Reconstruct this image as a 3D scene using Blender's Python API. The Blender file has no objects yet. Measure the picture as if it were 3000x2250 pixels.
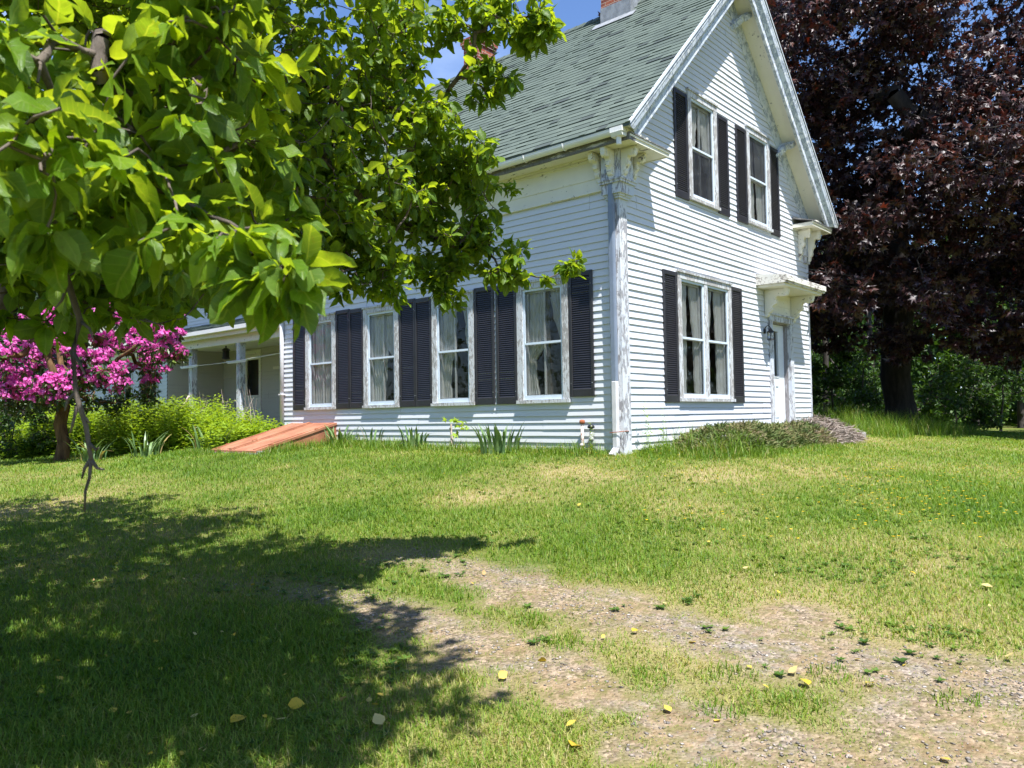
import bpy, bmesh, math, random
import numpy as np
from mathutils import Matrix, Vector
R = math.radians
rng = np.random.default_rng(7)
random.seed(7)
sc = bpy.context.scene
COL = sc.collection

# ------------------------------------------------------------------ camera
CAM = np.array([-9.5244, -6.1899, 0.5214])
YAW, PITCH, ROLL, FPX = R(49.0326), R(2.3554), R(-0.8958), 2312.78
fw = np.array([math.sin(YAW)*math.cos(PITCH), math.cos(YAW)*math.cos(PITCH), math.sin(PITCH)])
_rt = np.array([math.cos(YAW), -math.sin(YAW), 0.0]); _up = np.cross(_rt, fw)
cr = _rt*math.cos(ROLL) + _up*math.sin(ROLL)
cu = -_rt*math.sin(ROLL) + _up*math.cos(ROLL)
cd = bpy.data.cameras.new('camera'); cam = bpy.data.objects.new('camera', cd); COL.objects.link(cam)
m = Matrix(((cr[0], cu[0], -fw[0], CAM[0]), (cr[1], cu[1], -fw[1], CAM[1]), (cr[2], cu[2], -fw[2], CAM[2]), (0, 0, 0, 1)))
cam.matrix_world = m
cd.sensor_width = 36; cd.lens = FPX/3000*36; cd.clip_start = 0.05; cd.clip_end = 2000
cd.dof.use_dof = True; cd.dof.focus_distance = 12.0; cd.dof.aperture_fstop = 8.5
sc.camera = cam

def at(u, v, D):
    """world point that stands D metres in front of the camera's lens plane, seen in direction (u, v)"""
    return CAM + (fw + cr*(u-1500)/FPX + cu*(1125-v)/FPX)*D
def rel(f, l, u):
    """point f metres ahead of the camera spot, l to the right, u up (level axes)"""
    F = np.array([math.sin(YAW), math.cos(YAW), 0]); Rr = np.array([math.cos(YAW), -math.sin(YAW), 0])
    return CAM + F*f + Rr*l + np.array([0, 0, u])

# ------------------------------------------------------------------ object helpers
def tag(o, label=None, cat=None, group=None, kind=None):
    if label: o['label'] = label
    if cat: o['category'] = cat
    if group: o['group'] = group
    if kind: o['kind'] = kind
    return o
def thing(name, label, cat, loc=(0, 0, 0), group=None, rz=0):
    o = bpy.data.objects.new(name, None); COL.objects.link(o)
    o.location = [float(x) for x in loc]; o.rotation_euler = (0, 0, rz); o.empty_display_size = .2
    return tag(o, label, cat, group)
def top_of(o):
    while o.parent: o = o.parent
    return o
def link(name, me, mat, parent):
    me.materials.append(mat)
    o = bpy.data.objects.new(name, me); COL.objects.link(o)
    if parent is not None: o.parent = parent
    return o
def copy_tree(o, parent=None):
    c = o.copy(); COL.objects.link(c); c.parent = parent
    for ch in [x for x in o.children]: copy_tree(ch, c)
    return c

def outq(Wf, a0, a1, d, z0, z1):
    """one pane, its face turned to the outdoors"""
    q = [Wf(a0, d, z0), Wf(a1, d, z0), Wf(a1, d, z1), Wf(a0, d, z1)]
    n = np.cross(np.subtract(q[1], q[0]), np.subtract(q[2], q[0])); o = np.subtract(Wf(a0, d+1, z0), Wf(a0, d, z0))
    mb = MB(); mb.quad(*(q if n@o > 0 else q[::-1])); return mb
class MB:
    """collects boxes, prisms, tubes, quads; build() links them as one mesh"""
    def __init__(s): s.V = []; s.F = []
    def add(s, vs, fs):
        b = len(s.V); s.V += [tuple(float(c) for c in v) for v in vs]; s.F += [[i+b for i in f] for f in fs]; return s
    def box(s, x0, x1, y0, y1, z0, z1):
        return s.add([(x0,y0,z0),(x1,y0,z0),(x1,y1,z0),(x0,y1,z0),(x0,y0,z1),(x1,y0,z1),(x1,y1,z1),(x0,y1,z1)],
                     [[0,3,2,1],[4,5,6,7],[0,1,5,4],[1,2,6,5],[2,3,7,6],[3,0,4,7]])
    def prism(s, A, B):
        """loft between two rings of the same length, capped"""
        n = len(A); fs = [[i, (i+1) % n, n+(i+1) % n, n+i] for i in range(n)]
        return s.add(list(A)+list(B), fs+[list(range(n))[::-1], list(range(n, 2*n))])
    def quad(s, a, b, c, d): return s.add([a, b, c, d], [[0, 1, 2, 3]])
    def tube(s, pts, rad, n=8):
        pts = [np.array(p, float) for p in pts]; k = len(pts)
        if not hasattr(rad, '__len__'): rad = [rad]*k
        vs = []
        for i, p in enumerate(pts):
            t = pts[min(i+1, k-1)]-pts[max(i-1, 0)]; t /= np.linalg.norm(t)+1e-9
            a = np.cross(t, [0, 0, 1.0]);
            if np.linalg.norm(a) < .05: a = np.cross(t, [1.0, 0, 0])
            a /= np.linalg.norm(a); b = np.cross(t, a)
            vs += [p+(a*math.cos(2*math.pi*j/n)+b*math.sin(2*math.pi*j/n))*rad[i] for j in range(n)]
        fs = [[i*n+j, i*n+(j+1) % n, (i+1)*n+(j+1) % n, (i+1)*n+j] for i in range(k-1) for j in range(n)]
        fs += [list(range(n))[::-1], [(k-1)*n+j for j in range(n)]]
        return s.add(vs, fs)
    def lathe(s, c, prof, n=12):
        """prof: list of (radius, z) round a vertical axis through c"""
        vs = [(c[0]+r*math.cos(2*math.pi*j/n), c[1]+r*math.sin(2*math.pi*j/n), c[2]+z) for r, z in prof for j in range(n)]
        k = len(prof)
        fs = [[i*n+j, i*n+(j+1) % n, (i+1)*n+(j+1) % n, (i+1)*n+j] for i in range(k-1) for j in range(n)]
        return s.add(vs, fs+[list(range(n))[::-1], [(k-1)*n+j for j in range(n)]])
    def build(s, name, mat, parent=None, smooth=False, bevel=0, recalc=True):
        me = bpy.data.meshes.new(name)
        V = np.array(s.V)
        if parent is not None: V = V - np.array(top_of(parent).location)
        me.from_pydata([tuple(v) for v in V], [], s.F)
        if recalc or bevel:
            bm = bmesh.new(); bm.from_mesh(me)
            if bevel:
                bmesh.ops.bevel(bm, geom=[e for e in bm.edges if len(e.link_faces) == 2 and e.calc_face_angle(0) > .6], offset=bevel, segments=1, affect='EDGES', clamp_overlap=True)
            bmesh.ops.recalc_face_normals(bm, faces=bm.faces); bm.to_mesh(me); bm.free()
        if smooth: me.polygons.foreach_set('use_smooth', [True]*len(me.polygons))
        me.update()
        return link(name, me, mat, parent)

def np_mesh(name, V, faces, mat, parent=None, attrs=None, smooth=False):
    """faces: list of (M,k) int arrays; attrs: {name: per-vertex float array}"""
    V = np.asarray(V, np.float32)
    if parent is not None: V = V - np.array(top_of(parent).location, np.float32)
    me = bpy.data.meshes.new(name)
    faces = [np.asarray(f, np.int32) for f in faces if len(f)]
    nl = sum(f.size for f in faces); nf = sum(len(f) for f in faces)
    me.vertices.add(len(V)); me.vertices.foreach_set('co', np.ascontiguousarray(V, np.float32).ravel())
    me.loops.add(nl); me.loops.foreach_set('vertex_index', np.concatenate([f.ravel() for f in faces]))
    starts = []; p = 0
    for f in faces:
        starts.append(p+np.arange(len(f))*f.shape[1]); p += f.size
    me.polygons.add(nf); me.polygons.foreach_set('loop_start', np.concatenate(starts).astype(np.int32))
    if smooth: me.polygons.foreach_set('use_smooth', np.ones(nf, bool))
    for k, a in (attrs or {}).items():
        at_ = me.attributes.new(k, 'FLOAT', 'POINT'); at_.data.foreach_set('value', np.asarray(a, np.float32).ravel())
    me.update(calc_edges=True); me.validate()
    return link(name, me, mat, parent)

def frames(d, n):
    """N rotation matrices with columns (side, d, normal)"""
    d = d/np.linalg.norm(d, axis=1, keepdims=True)
    s = np.cross(d, n); s /= np.linalg.norm(s, axis=1, keepdims=True)+1e-9
    return np.stack([s, d, np.cross(s, d)], axis=2)
def scatter(T, tris, quads, P, Rm, S):
    """copies of template T at P; returns V and faces"""
    N, k = len(P), len(T)
    V = np.einsum('nij,kj->nki', Rm, T)*S[:, None, None]+P[:, None, :]
    off = (np.arange(N)*k)[:, None, None]
    fs = []
    if len(tris): fs.append((np.array(tris)[None]+off).reshape(-1, 3))
    if len(quads): fs.append((np.array(quads)[None]+off).reshape(-1, 4))
    return V.reshape(-1, 3), fs
def rep(a, k): return np.repeat(a, k)
def unit(n, rg=rng):
    v = rg.normal(size=(n, 3)); return v/np.linalg.norm(v, axis=1, keepdims=True)

# smooth value noise over the plane
_NT = np.random.default_rng(3).random((64, 64))
def vnoise(x, y, s):
    x = np.asarray(x)/s; y = np.asarray(y)/s
    i = np.floor(x).astype(int); j = np.floor(y).astype(int); f = x-i; g = y-j
    f = f*f*(3-2*f); g = g*g*(3-2*g)
    a = _NT[i % 64, j % 64]; b = _NT[(i+1) % 64, j % 64]; c = _NT[i % 64, (j+1) % 64]; e = _NT[(i+1) % 64, (j+1) % 64]
    return (a*(1-f)+b*f)*(1-g)+(c*(1-f)+e*f)*g
def fbm(x, y, s): return (vnoise(x, y, s)+.5*vnoise(x+9, y-4, s/2.1)+.25*vnoise(x-3, y+17, s/4.3))/1.75

# ------------------------------------------------------------------ materials
def newmat(name):
    mt = bpy.data.materials.new(name); mt.use_nodes = True
    nt = mt.node_tree; nt.nodes.clear()
    out = nt.nodes.new('ShaderNodeOutputMaterial')
    return mt, nt, out
class NG:
    def __init__(s, name): s.m, s.t, s.out = newmat(name)
    def n(s, typ, **kw):
        nd = s.t.nodes.new(typ)
        for k, v in kw.items():
            if k.startswith('_'): setattr(nd, k[1:], v)
            else: s.set(nd, k, v)
        return nd
    def set(s, nd, k, v):
        key = k.replace('__', ' ')
        sock = nd.inputs[int(key[1:])] if key[0] == 'i' and key[1:].isdigit() else nd.inputs[key]
        if hasattr(v, 'links') or isinstance(v, bpy.types.NodeSocket): s.t.links.new(v, sock)
        else:
            sock.default_value = (*v, 1) if isinstance(v, (tuple, list)) and len(v) == 3 and sock.type == 'RGBA' else v
    def coord(s, k='Object', scale=(1, 1, 1)):
        tc = s.n('ShaderNodeTexCoord'); mp = s.n('ShaderNodeMapping'); s.t.links.new(tc.outputs[k], mp.inputs[0]); mp.inputs['Scale'].default_value = scale
        return mp.outputs[0]
    def noise(s, vec, scale, detail=4, rough=.55, dist=0):
        nd = s.n('ShaderNodeTexNoise', Scale=scale, Detail=detail, Roughness=rough, Distortion=dist); s.t.links.new(vec, nd.inputs['Vector']); return nd.outputs['Fac']
    def ramp(s, fac, stops, interp='LINEAR'):
        nd = s.n('ShaderNodeValToRGB'); s.t.links.new(fac, nd.inputs[0]); cr_ = nd.color_ramp; cr_.interpolation = interp
        while len(cr_.elements) < len(stops): cr_.elements.new(.5)
        for e, (p, c) in zip(cr_.elements, stops):
            e.position = p; e.color = (c, c, c, 1) if not hasattr(c, '__len__') else (*c, 1)
        return nd.outputs[0]
    def mix(s, fac, a, b, mode='MIX'):
        nd = s.n('ShaderNodeMix', _data_type='RGBA', _blend_type=mode)
        for idx, v in ((0, fac), (6, a), (7, b)):
            if isinstance(v, bpy.types.NodeSocket): s.t.links.new(v, nd.inputs[idx])
            else: nd.inputs[idx].default_value = v if idx == 0 else (*v, 1)
        return nd.outputs[2]
    def attr(s, k):
        nd = s.n('ShaderNodeAttribute', _attribute_name=k); return nd.outputs['Fac']
    def math(s, op, a, b=0.0):
        nd = s.n('ShaderNodeMath', _operation=op)
        for i, v in enumerate((a, b)):
            if isinstance(v, bpy.types.NodeSocket): s.t.links.new(v, nd.inputs[i])
            else: nd.inputs[i].default_value = v
        return nd.outputs[0]
    def bump(s, h, strength=.3, dist=.01):
        nd = s.n('ShaderNodeBump', Strength=strength, Distance=dist); s.t.links.new(h, nd.inputs['Height']); return nd.outputs[0]
    def bsdf(s, col, rough=.6, spec=.4, normal=None, **kw):
        b = s.n('ShaderNodeBsdfPrincipled')
        s.set(b, 'Base Color', col); s.set(b, 'Roughness', rough); s.set(b, 'Specular IOR Level', spec)
        if normal is not None: s.t.links.new(normal, b.inputs['Normal'])
        for k, v in kw.items(): s.set(b, k.replace('__', ' '), v)
        return b.outputs[0]
    def mixsh(s, fac, a, b):
        nd = s.n('ShaderNodeMixShader')
        if isinstance(fac, bpy.types.NodeSocket): s.t.links.new(fac, nd.inputs[0])
        else: nd.inputs[0].default_value = fac
        s.t.links.new(a, nd.inputs[1]); s.t.links.new(b, nd.inputs[2]); return nd.outputs[0]
    def done(s, sh): s.t.links.new(sh, s.out.inputs['Surface']); return s.m

def plain(name, col, rough=.5, spec=.4, var=.08, scale=6, **kw):
    g = NG(name); v = g.coord(); f = g.noise(v, scale)
    c = g.ramp(f, [(.3, tuple(x*(1-var) for x in col)), (.7, tuple(min(1, x*(1+var)) for x in col))])
    return g.done(g.bsdf(c, rough, spec, g.bump(g.noise(v, scale*8), .12, .003), **kw))

def peeling(name, paint=(.78,.77,.72), wood=(.23,.21,.20), amount=.45, scale=9, stretch=(1,1,.25), tint=(.55,.6,.68)):
    """old oil paint flaking off grey weathered boards"""
    g = NG(name); v = g.coord('Object', stretch); v2 = g.coord()
    big = g.noise(v2, 2.3, 3); fine = g.noise(v, scale*2.2, 6, .7, .4)
    f = g.math('ADD', g.math('MULTIPLY', fine, .75), g.math('MULTIPLY', big, .35))
    thr = .38+.30*amount
    mask = g.ramp(f, [(thr-.015, 1.0), (thr+.015, 0.0)])
    grain = g.noise(g.coord('Object', (14, 14, 1.2)), 9, 5)
    wcol = g.ramp(grain, [(.3, tuple(x*.6 for x in wood)), (.7, tuple(x*1.45 for x in wood))])
    pcol = g.mix(g.ramp(big, [(.35, 0.0), (.7, 1.0)]), paint, tuple(a*b for a, b in zip(paint, tint)) if tint else paint)
    col = g.mix(mask, pcol, wcol)
    return g.done(g.bsdf(col, .65, .3, g.bump(g.math('SUBTRACT', 1.0, mask), .5, .004)))

def siding_mat(name, col=(.635,.65,.68), dirt=.45):
    g = NG(name); v = g.coord('Object', (1, 1, .35)); f = g.noise(v, 1.6, 5); f2 = g.noise(g.coord(), 14, 4)
    c = g.mix(g.ramp(f, [(.45, 0.0), (.8, dirt*.5)]), col, tuple(a*b for a, b in zip(col, (.86, .87, .84))))
    c = g.mix(g.ramp(f2, [(.6, 0.0), (.75, dirt*.35)]), c, tuple(a*.8 for a in col))
    sep = g.n('ShaderNodeSeparateXYZ'); g.t.links.new(g.coord(), sep.inputs[0])
    low = g.ramp(g.math('ADD', g.math('MULTIPLY', sep.outputs[2], 1.0), g.math('MULTIPLY', f2, .5)), [(.25, dirt*.8), (.75, 0.0)])
    c = g.mix(low, c, (.55, .56, .46))
    return g.done(g.bsdf(c, .42, .45, g.bump(g.noise(g.coord('Object', (.25, .25, 1)), 30, 3), .06, .003)))

M = {}
M['siding'] = siding_mat('white_vinyl_siding')
M['ell_siding'] = siding_mat('shaded_cream_clapboard', (.52, .50, .42), .6)  # cream made darker so the colour holds the porch shade
M['trim'] = peeling('cream_trim_paint', (.80, .77, .66), (.2, .19, .18), .12, 7, (1, 1, 1), (.93, .92, .90))
M['cornice'] = peeling('flaking_cream_trim', (.78, .75, .64), (.20, .18, .16), .21, 8, (1, .4, 1), (.9, .9, .9))
M['peel'] = peeling('peeling_white_boards', (.66, .66, .66), (.29, .285, .30), .50, 9, (1, 1, .3), (.82, .88, .98))
M['rake'] = peeling('peeling_rake_boards', (.70, .71, .71), (.34, .38, .44), .52, 7, (.7, 1, .7), (.74, .82, .95))
M['casing'] = peeling('weathered_window_casing', (.60, .60, .59), (.33, .315, .30), .56, 13, (1, 1, .28), (.86, .90, .95))
M['hood'] = peeling('weathered_hood_boards', (.72, .69, .61), (.30, .27, .24), .46, 9, (.3, 1, 1.4), (.9, .92, .95))
M['jamb'] = peeling('bare_grey_jamb', (.55, .54, .55), (.26, .24, .24), .8, 8, (1, 1, .12), (.9, .9, .95))
M['greyboard'] = peeling('bare_grey_fascia', (.5, .48, .44), (.15, .145, .14), .8, 6, (1, .15, 1), (1, 1, 1))
M['alu'] = plain('painted_storm_aluminium', (.62, .70, .78), .35, .5, .05)
M['sash'] = plain('old_white_sash', (.66, .66, .64), .5, .4, .15)
M['gutter'] = plain('white_plastic_gutter', (.80, .79, .74), .35, .5, .05, 2)
M['drip'] = plain('zinc_drip_edge', (.62, .66, .70), .3, .6, .08)
M['downspout'] = plain('blue_grey_downspout', (.20, .24, .31), .4, .5, .1)
M['downspout_white'] = plain('chalky_white_downspout', (.62, .61, .62), .45, .4, .1)
M['shutter'] = plain('black_vinyl_shutter', (.026, .025, .028), .40, .5, .15)
M['door'] = plain('white_steel_door', (.74, .77, .80), .4, .4, .03)
M['lead'] = plain('lead_flashing', (.24, .25, .26), .5, .5, .3, 9)
M['black'] = plain('black_painted_iron', (.015, .016, .018), .4, .5, .2)
M['room'] = plain('darkened_room_plaster', (.16, .145, .12), .9, .1, .2, 2)  # dark tone stands in for the dimness indoors
M['porchfloor'] = plain('grey_porch_boards', (.25, .24, .23), .7, .3, .2)
M['cable'] = plain('grey_rubber_cable', (.16, .16, .16), .5, .4, .1)
M['line'] = plain('white_cord', (.7, .7, .68), .6, .3, .1)
M['whitepvc'] = plain('white_plastic', (.8, .8, .8), .35, .5, .04)
M['greypipe'] = peeling('weathered_grey_pipe', (.42, .42, .42), (.12, .12, .12), .4, 10, (1, 1, .5), (.9, .9, .9))
M['rust'] = peeling('rusty_cream_pipe', (.66, .58, .52), (.36, .13, .06), .42, 11, (1, 1, .6), (.95, .9, .85))
M['rustcap'] = plain('rusted_iron', (.30, .10, .045), .8, .2, .35, 20)
M['stone'] = plain('grey_granite', (.30, .29, .27), .85, .2, .35, 14)
M['deadwood'] = plain('pale_dead_wood', (.50, .40, .34), .75, .2, .2, 8)

def rust_paint():
    g = NG('faded_red_lead_paint'); v = g.coord()
    a = g.noise(v, 2.2, 5); b = g.noise(g.coord('Object', (.6, 3, 3)), 7, 5)
    c = g.ramp(a, [(.25, (.22, .082, .045)), (.5, (.36, .155, .085)), (.78, (.46, .25, .15))])
    c = g.mix(g.ramp(b, [(.52, 0.0), (.72, .55)]), c, (.27, .075, .06))
    c = g.mix(g.ramp(g.noise(v, 22, 4), [(.6, 0.0), (.68, .6)]), c, (.16, .06, .04))
    return g.done(g.bsdf(c, .55, .35, g.bump(a, .2, .01)))
M['bulkhead'] = rust_paint()

def brick():
    g = NG('red_brick'); v = g.coord('Generated'); tc = g.coord('Object')
    sep = g.n('ShaderNodeSeparateXYZ'); g.t.links.new(tc, sep.inputs[0])
    comb = g.n('ShaderNodeCombineXYZ'); g.t.links.new(g.math('ADD', sep.outputs[0], sep.outputs[1]), comb.inputs[0]); g.t.links.new(sep.outputs[2], comb.inputs[1])
    bt = g.n('ShaderNodeTexBrick', Scale=1.0, Mortar__Size=.006, Brick__Width=.21, Row__Height=.068, Bias=-.2, Color1=(.30, .075, .045), Color2=(.15, .045, .035), Mortar=(.42, .36, .29))
    g.t.links.new(comb.outputs[0], bt.inputs['Vector'])
    c = g.mix(g.ramp(g.noise(tc, 9, 5), [(.45, 0.0), (.7, .55)]), bt.outputs[0], (.42, .16, .09))
    return g.done(g.bsdf(c, .85, .2, g.bump(bt.outputs['Fac'], -.5, .01)))
M['brick'] = brick()

def shingle():
    g = NG('green_grey_shingle'); a = g.attr('tone')
    c = g.ramp(a, [(0, (.056, .068, .066)), (.2, (.072, .090, .082)), (.45, (.096, .122, .102)), (.8, (.124, .155, .128)), (1, (.155, .185, .155))])
    gran = g.noise(g.coord(), 160, 2, .8)
    c = g.mix(g.ramp(gran, [(.35, .35), (.65, 0.0)]), c, (.035, .043, .042))
    c = g.mix(g.ramp(g.noise(g.coord(), .7, 3), [(.4, 0.0), (.75, .3)]), c, (.13, .155, .125))
    return g.done(g.bsdf(c, .9, .15, g.bump(gran, .4, .004)))
M['shingle'] = shingle()

def glass():
    g = NG('old_window_glass'); v = g.coord()
    nrm = g.bump(g.noise(v, 2.5, 2), .06, .03)
    gl = g.n('ShaderNodeBsdfGlossy', Roughness=.02, Color=(1, 1, 1)); g.t.links.new(nrm, gl.inputs['Normal'])
    tr = g.n('ShaderNodeBsdfTransparent', Color=(.95, .96, .95))
    fr = g.n('ShaderNodeFresnel', IOR=1.5)
    d = g.n('ShaderNodeBsdfDiffuse', Color=(.4, .4, .38))
    sh = g.mixsh(g.math('ADD', g.math('MULTIPLY', fr.outputs[0], .75), .0), tr.outputs[0], gl.outputs[0])
    dust = g.ramp(g.noise(v, 5, 5), [(.5, .0), (.85, .05)])
    return g.done(g.mixsh(dust, sh, d.outputs[0]))
M['glass'] = glass()
def screen():
    g = NG('grey_insect_screen')
    tr = g.n('ShaderNodeBsdfTransparent'); d = g.bsdf(g.ramp(g.noise(g.coord(), 4, 4), [(.35, (.10, .10, .115)), (.75, (.19, .185, .20))]), .7, .2)
    return g.done(g.mixsh(.62, tr.outputs[0], d))
M['screen'] = screen()
def curtain():
    g = NG('sheer_curtain'); f = g.noise(g.coord('Object', (9, 9, .6)), 6, 3)
    c = g.ramp(f, [(.3, (.70, .69, .63)), (.7, (.92, .90, .84))])
    d = g.n('ShaderNodeBsdfDiffuse'); g.t.links.new(c, d.inputs[0]); t = g.n('ShaderNodeBsdfTranslucent'); g.t.links.new(c, t.inputs[0])
    tr = g.n('ShaderNodeBsdfTransparent')
    return g.done(g.mixsh(.05, g.mixsh(.3, d.outputs[0], t.outputs[0]), tr.outputs[0]))
M['curtain'] = curtain()

def leafmat(name, stops, transl=.3, tcol=(1.25, 1.15, .5), rough=.42, spec=.5, back=None, attr='rnd', veins=False):
    g = NG(name); a = g.attr(attr)
    c = g.ramp(a, stops)
    c = g.mix(g.ramp(g.noise(g.coord(), 45, 3), [(.35, .0), (.7, .35)]), c, tuple(x*.6 for x in stops[0][1]))
    if back:
        geo = g.n('ShaderNodeNewGeometry'); c = g.mix(g.math('MULTIPLY', geo.outputs['Backfacing'], .32), c, back)
    nrm = None
    if veins:
        ux = g.attr('ux'); uy = g.attr('uy')
        side = g.math('SINE', g.math('SUBTRACT', g.math('MULTIPLY', uy, 46.0), g.math('MULTIPLY', ux, 9.0)))
        rib = g.math('MAXIMUM', g.ramp(ux, [(.03, 1.0), (.10, 0.0)]), g.ramp(side, [(.86, 0.0), (1, .45)]))
        c = g.mix(g.math('MULTIPLY', rib, .42), c, (.30, .40, .10))
        blot = g.noise(g.coord(), 90, 3); c = g.mix(g.ramp(blot, [(.62, 0.0), (.74, .5)]), c, (.14, .13, .03))
        nrm = g.bump(g.math('ADD', rib, g.math('MULTIPLY', g.noise(g.coord(), 60, 3), .8)), .35, .003)
    p = g.bsdf(c, rough, spec, nrm)
    tm = g.mix(1.0, c, tcol, 'MULTIPLY')
    t = g.n('ShaderNodeBsdfTranslucent'); g.t.links.new(tm, t.inputs[0])
    return g.done(g.mixsh(transl, p, t.outputs[0]))
M['apple_leaf'] = leafmat('apple_leaf', [(0, (.050, .12, .010)), (.35, (.105, .215, .012)), (.7, (.18, .32, .016)), (.93, (.28, .41, .025)), (.985, (.29, .38, .04)), (1, (.60, .40, .02))], .58, (2.35, 1.8, .38), .45, .38, (.13, .19, .08), 'rnd', True)
M['maple_leaf'] = leafmat('purple_maple_leaf', [(0, (.016, .008, .009)), (.45, (.040, .016, .016)), (.72, (.085, .027, .020)), (.88, (.16, .038, .014)), (.985, (.26, .085, .015)), (1, (.40, .02, .04))], .16, (2.2, .9, .5), .46, .6, (.05, .03, .035))
M['wood_leaf'] = leafmat('woodland_leaf', [(0, (.020, .05, .010)), (.5, (.05, .11, .018)), (.85, (.11, .20, .025)), (1, (.19, .30, .035))], .35, (1.6, 1.5, .5), .5, .35)
M['conifer_leaf'] = leafmat('dark_evergreen_needles', [(0, (.010, .022, .010)), (.6, (.022, .045, .016)), (1, (.06, .10, .03))], .12, (1.2, 1.2, .6), .6, .25)
M['rhodo_leaf'] = leafmat('rhododendron_leaf', [(0, (.02, .045, .012)), (.6, (.06, .11, .02)), (1, (.20, .26, .04))], .22, (1.5, 1.4, .5), .4, .45)
M['blossom'] = leafmat('magenta_blossom', [(0, (.60, .06, .36)), (.5, (.83, .17, .55)), (1, (.93, .42, .75))], .42, (1.2, .8, 1.1), .6, .2)
M['weed_leaf'] = leafmat('yellow_green_weed_leaf', [(0, (.12, .22, .016)), (.5, (.25, .39, .024)), (1, (.40, .52, .05))], .45, (1.4, 1.25, .5), .5, .3)
M['turf_weed'] = leafmat('dull_green_turf_weed', [(0, (.05, .11, .016)), (.5, (.10, .185, .026)), (1, (.20, .29, .05))], .3, (1.4, 1.3, .5), .5, .3)
M['iris_leaf'] = leafmat('blue_green_iris_blade', [(0, (.09, .17, .06)), (.6, (.19, .30, .11)), (.93, (.30, .42, .15)), (1, (.42, .30, .12))], .25, (1.2, 1.2, .6), .4, .4)
M['grass'] = leafmat('lawn_grass', [(0, (.070, .165, .012)), (.3, (.135, .245, .018)), (.55, (.215, .325, .032)), (.75, (.34, .365, .075)), (.9, (.50, .43, .17)), (1, (.60, .49, .26))], .40, (1.35, 1.25, .6), .5, .3)
M['juniper'] = leafmat('creeping_juniper', [(0, (.05, .085, .026)), (.35, (.13, .18, .05)), (.6, (.25, .22, .095)), (.8, (.33, .24, .15)), (1, (.45, .33, .24))], .1, (1, 1, .6), .65, .2)
M['dead_twig'] = leafmat('bleached_dead_twig', [(0, (.13, .09, .065)), (.5, (.34, .28, .235)), (1, (.52, .46, .40))], .02, (1, 1, 1), .8, .15)
M['yellow'] = leafmat('yellow_petal', [(0, (.65, .40, .01)), (1, (.85, .60, .03))], .2, (1, 1, .6), .6, .2)
M['fallen'] = leafmat('fallen_leaf', [(0, (.62, .42, .03)), (.5, (.70, .52, .10)), (.8, (.66, .55, .28)), (1, (.52, .30, .14))], .25, (1, 1, .6), .55, .3)

def bark(name, c0, c1, sc_=18):
    g = NG(name); v = g.coord('Object', (1, 1, .3)); f = g.noise(v, sc_, 6, .65)
    c = g.ramp(f, [(.3, c0), (.7, c1)])
    return g.done(g.bsdf(c, .85, .2, g.bump(f, .8, .02)))
M['apple_bark'] = bark('grey_brown_apple_bark', (.04, .032, .027), (.20, .16, .13))
M['dark_bark'] = bark('dark_maple_bark', (.012, .010, .009), (.055, .046, .040), 7)
M['wood_bark'] = bark('woodland_bark', (.03, .027, .024), (.11, .095, .08), 8)
M['rhodo_bark'] = bark('shaggy_brown_bark', (.025, .013, .007), (.22, .13, .055), 9)

# ------------------------------------------------------------------ terrain
CP = np.array([(-9.5,-6.2,-1.08),(0,0,-.04),(7.24,-.2,.10),(0,4,.02),(0,8.5,.03),(-1.8,7.4,-.07),(3,-1.5,-.08),(-3.5,2,-.45),(-5.5,-2.5,-.72),(-1.5,-4,-.5),
 (18,-3,-.25),(9,-8,-.55),(-6,8,-.6),(0,14,-.05),(-14,0,-1.15),(-4,-14,-1.1),(30,0,-.3),(0,35,-.35),(-20,20,-.9),(20,14,-.2),(60,-20,-.6),(-25,-25,-1.6),(20,60,-.4),(60,30,-.4),(-12,45,-.7)], float)
def _K(r2): return np.where(r2 > 1e-12, .5*r2*np.log(np.maximum(r2, 1e-12)), 0)
_n = len(CP); _A = np.zeros((_n+3, _n+3)); _d = ((CP[:, None, :2]-CP[None, :, :2])**2).sum(-1)
_A[:_n, :_n] = _K(_d)+np.eye(_n)*.3; _A[:_n, _n] = 1; _A[:_n, _n+1:] = CP[:, :2]; _A[_n, :_n] = 1; _A[_n+1:, :_n] = CP[:, :2].T
_W = np.linalg.solve(_A, np.r_[CP[:, 2], 0, 0, 0])
def gz(x, y):
    x = np.asarray(x, float); y = np.asarray(y, float)
    z = np.full(np.broadcast(x, y).shape, _W[_n])+_W[_n+1]*x+_W[_n+2]*y
    for i in range(_n): z = z+_W[i]*_K((x-CP[i, 0])**2+(y-CP[i, 1])**2)
    r = np.hypot(x, y); k = np.clip((r-45)/30, 0, 1); k = k*k*(3-2*k)
    z = z*(1-k)-.6*k
    return z+.022*(fbm(x, y, .9)-.5)*np.clip(1.3-r/40, 0, 1)
UPPER = [(-4.7,-8.5),(-5.06,-5.6),(-5.12,-4.96),(-5.27,-4.4),(-5.32,-3.71),(-5.28,-2.91),(-5.1,-2.32),(-5.06,-1.36),(-5.06,-.22),(-5.27,1.2),(-5.79,3.23),(-6.4,6),(-8,12)]
LOWER = [(-6.0,-8.5),(-6.11,-5.7),(-6.40,-4.92),(-6.42,-4.67),(-6.38,-4.32),(-6.31,-3.83),(-6.19,-3.27),(-6.12,-2.79),(-6.06,-2.1),(-6.07,-1.35),(-6.28,-.03),(-6.75,1.53),(-7.3,4),(-9.2,11)]
def pdist(x, y, L):
    d = np.full(np.shape(x), 1e9)
    for (a, b), (c, e) in zip(L[:-1], L[1:]):
        vx, vy = c-a, e-b; t = np.clip(((x-a)*vx+(y-b)*vy)/(vx*vx+vy*vy), 0, 1)
        d = np.minimum(d, np.hypot(x-a-t*vx, y-b-t*vy))
    return d
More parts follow.
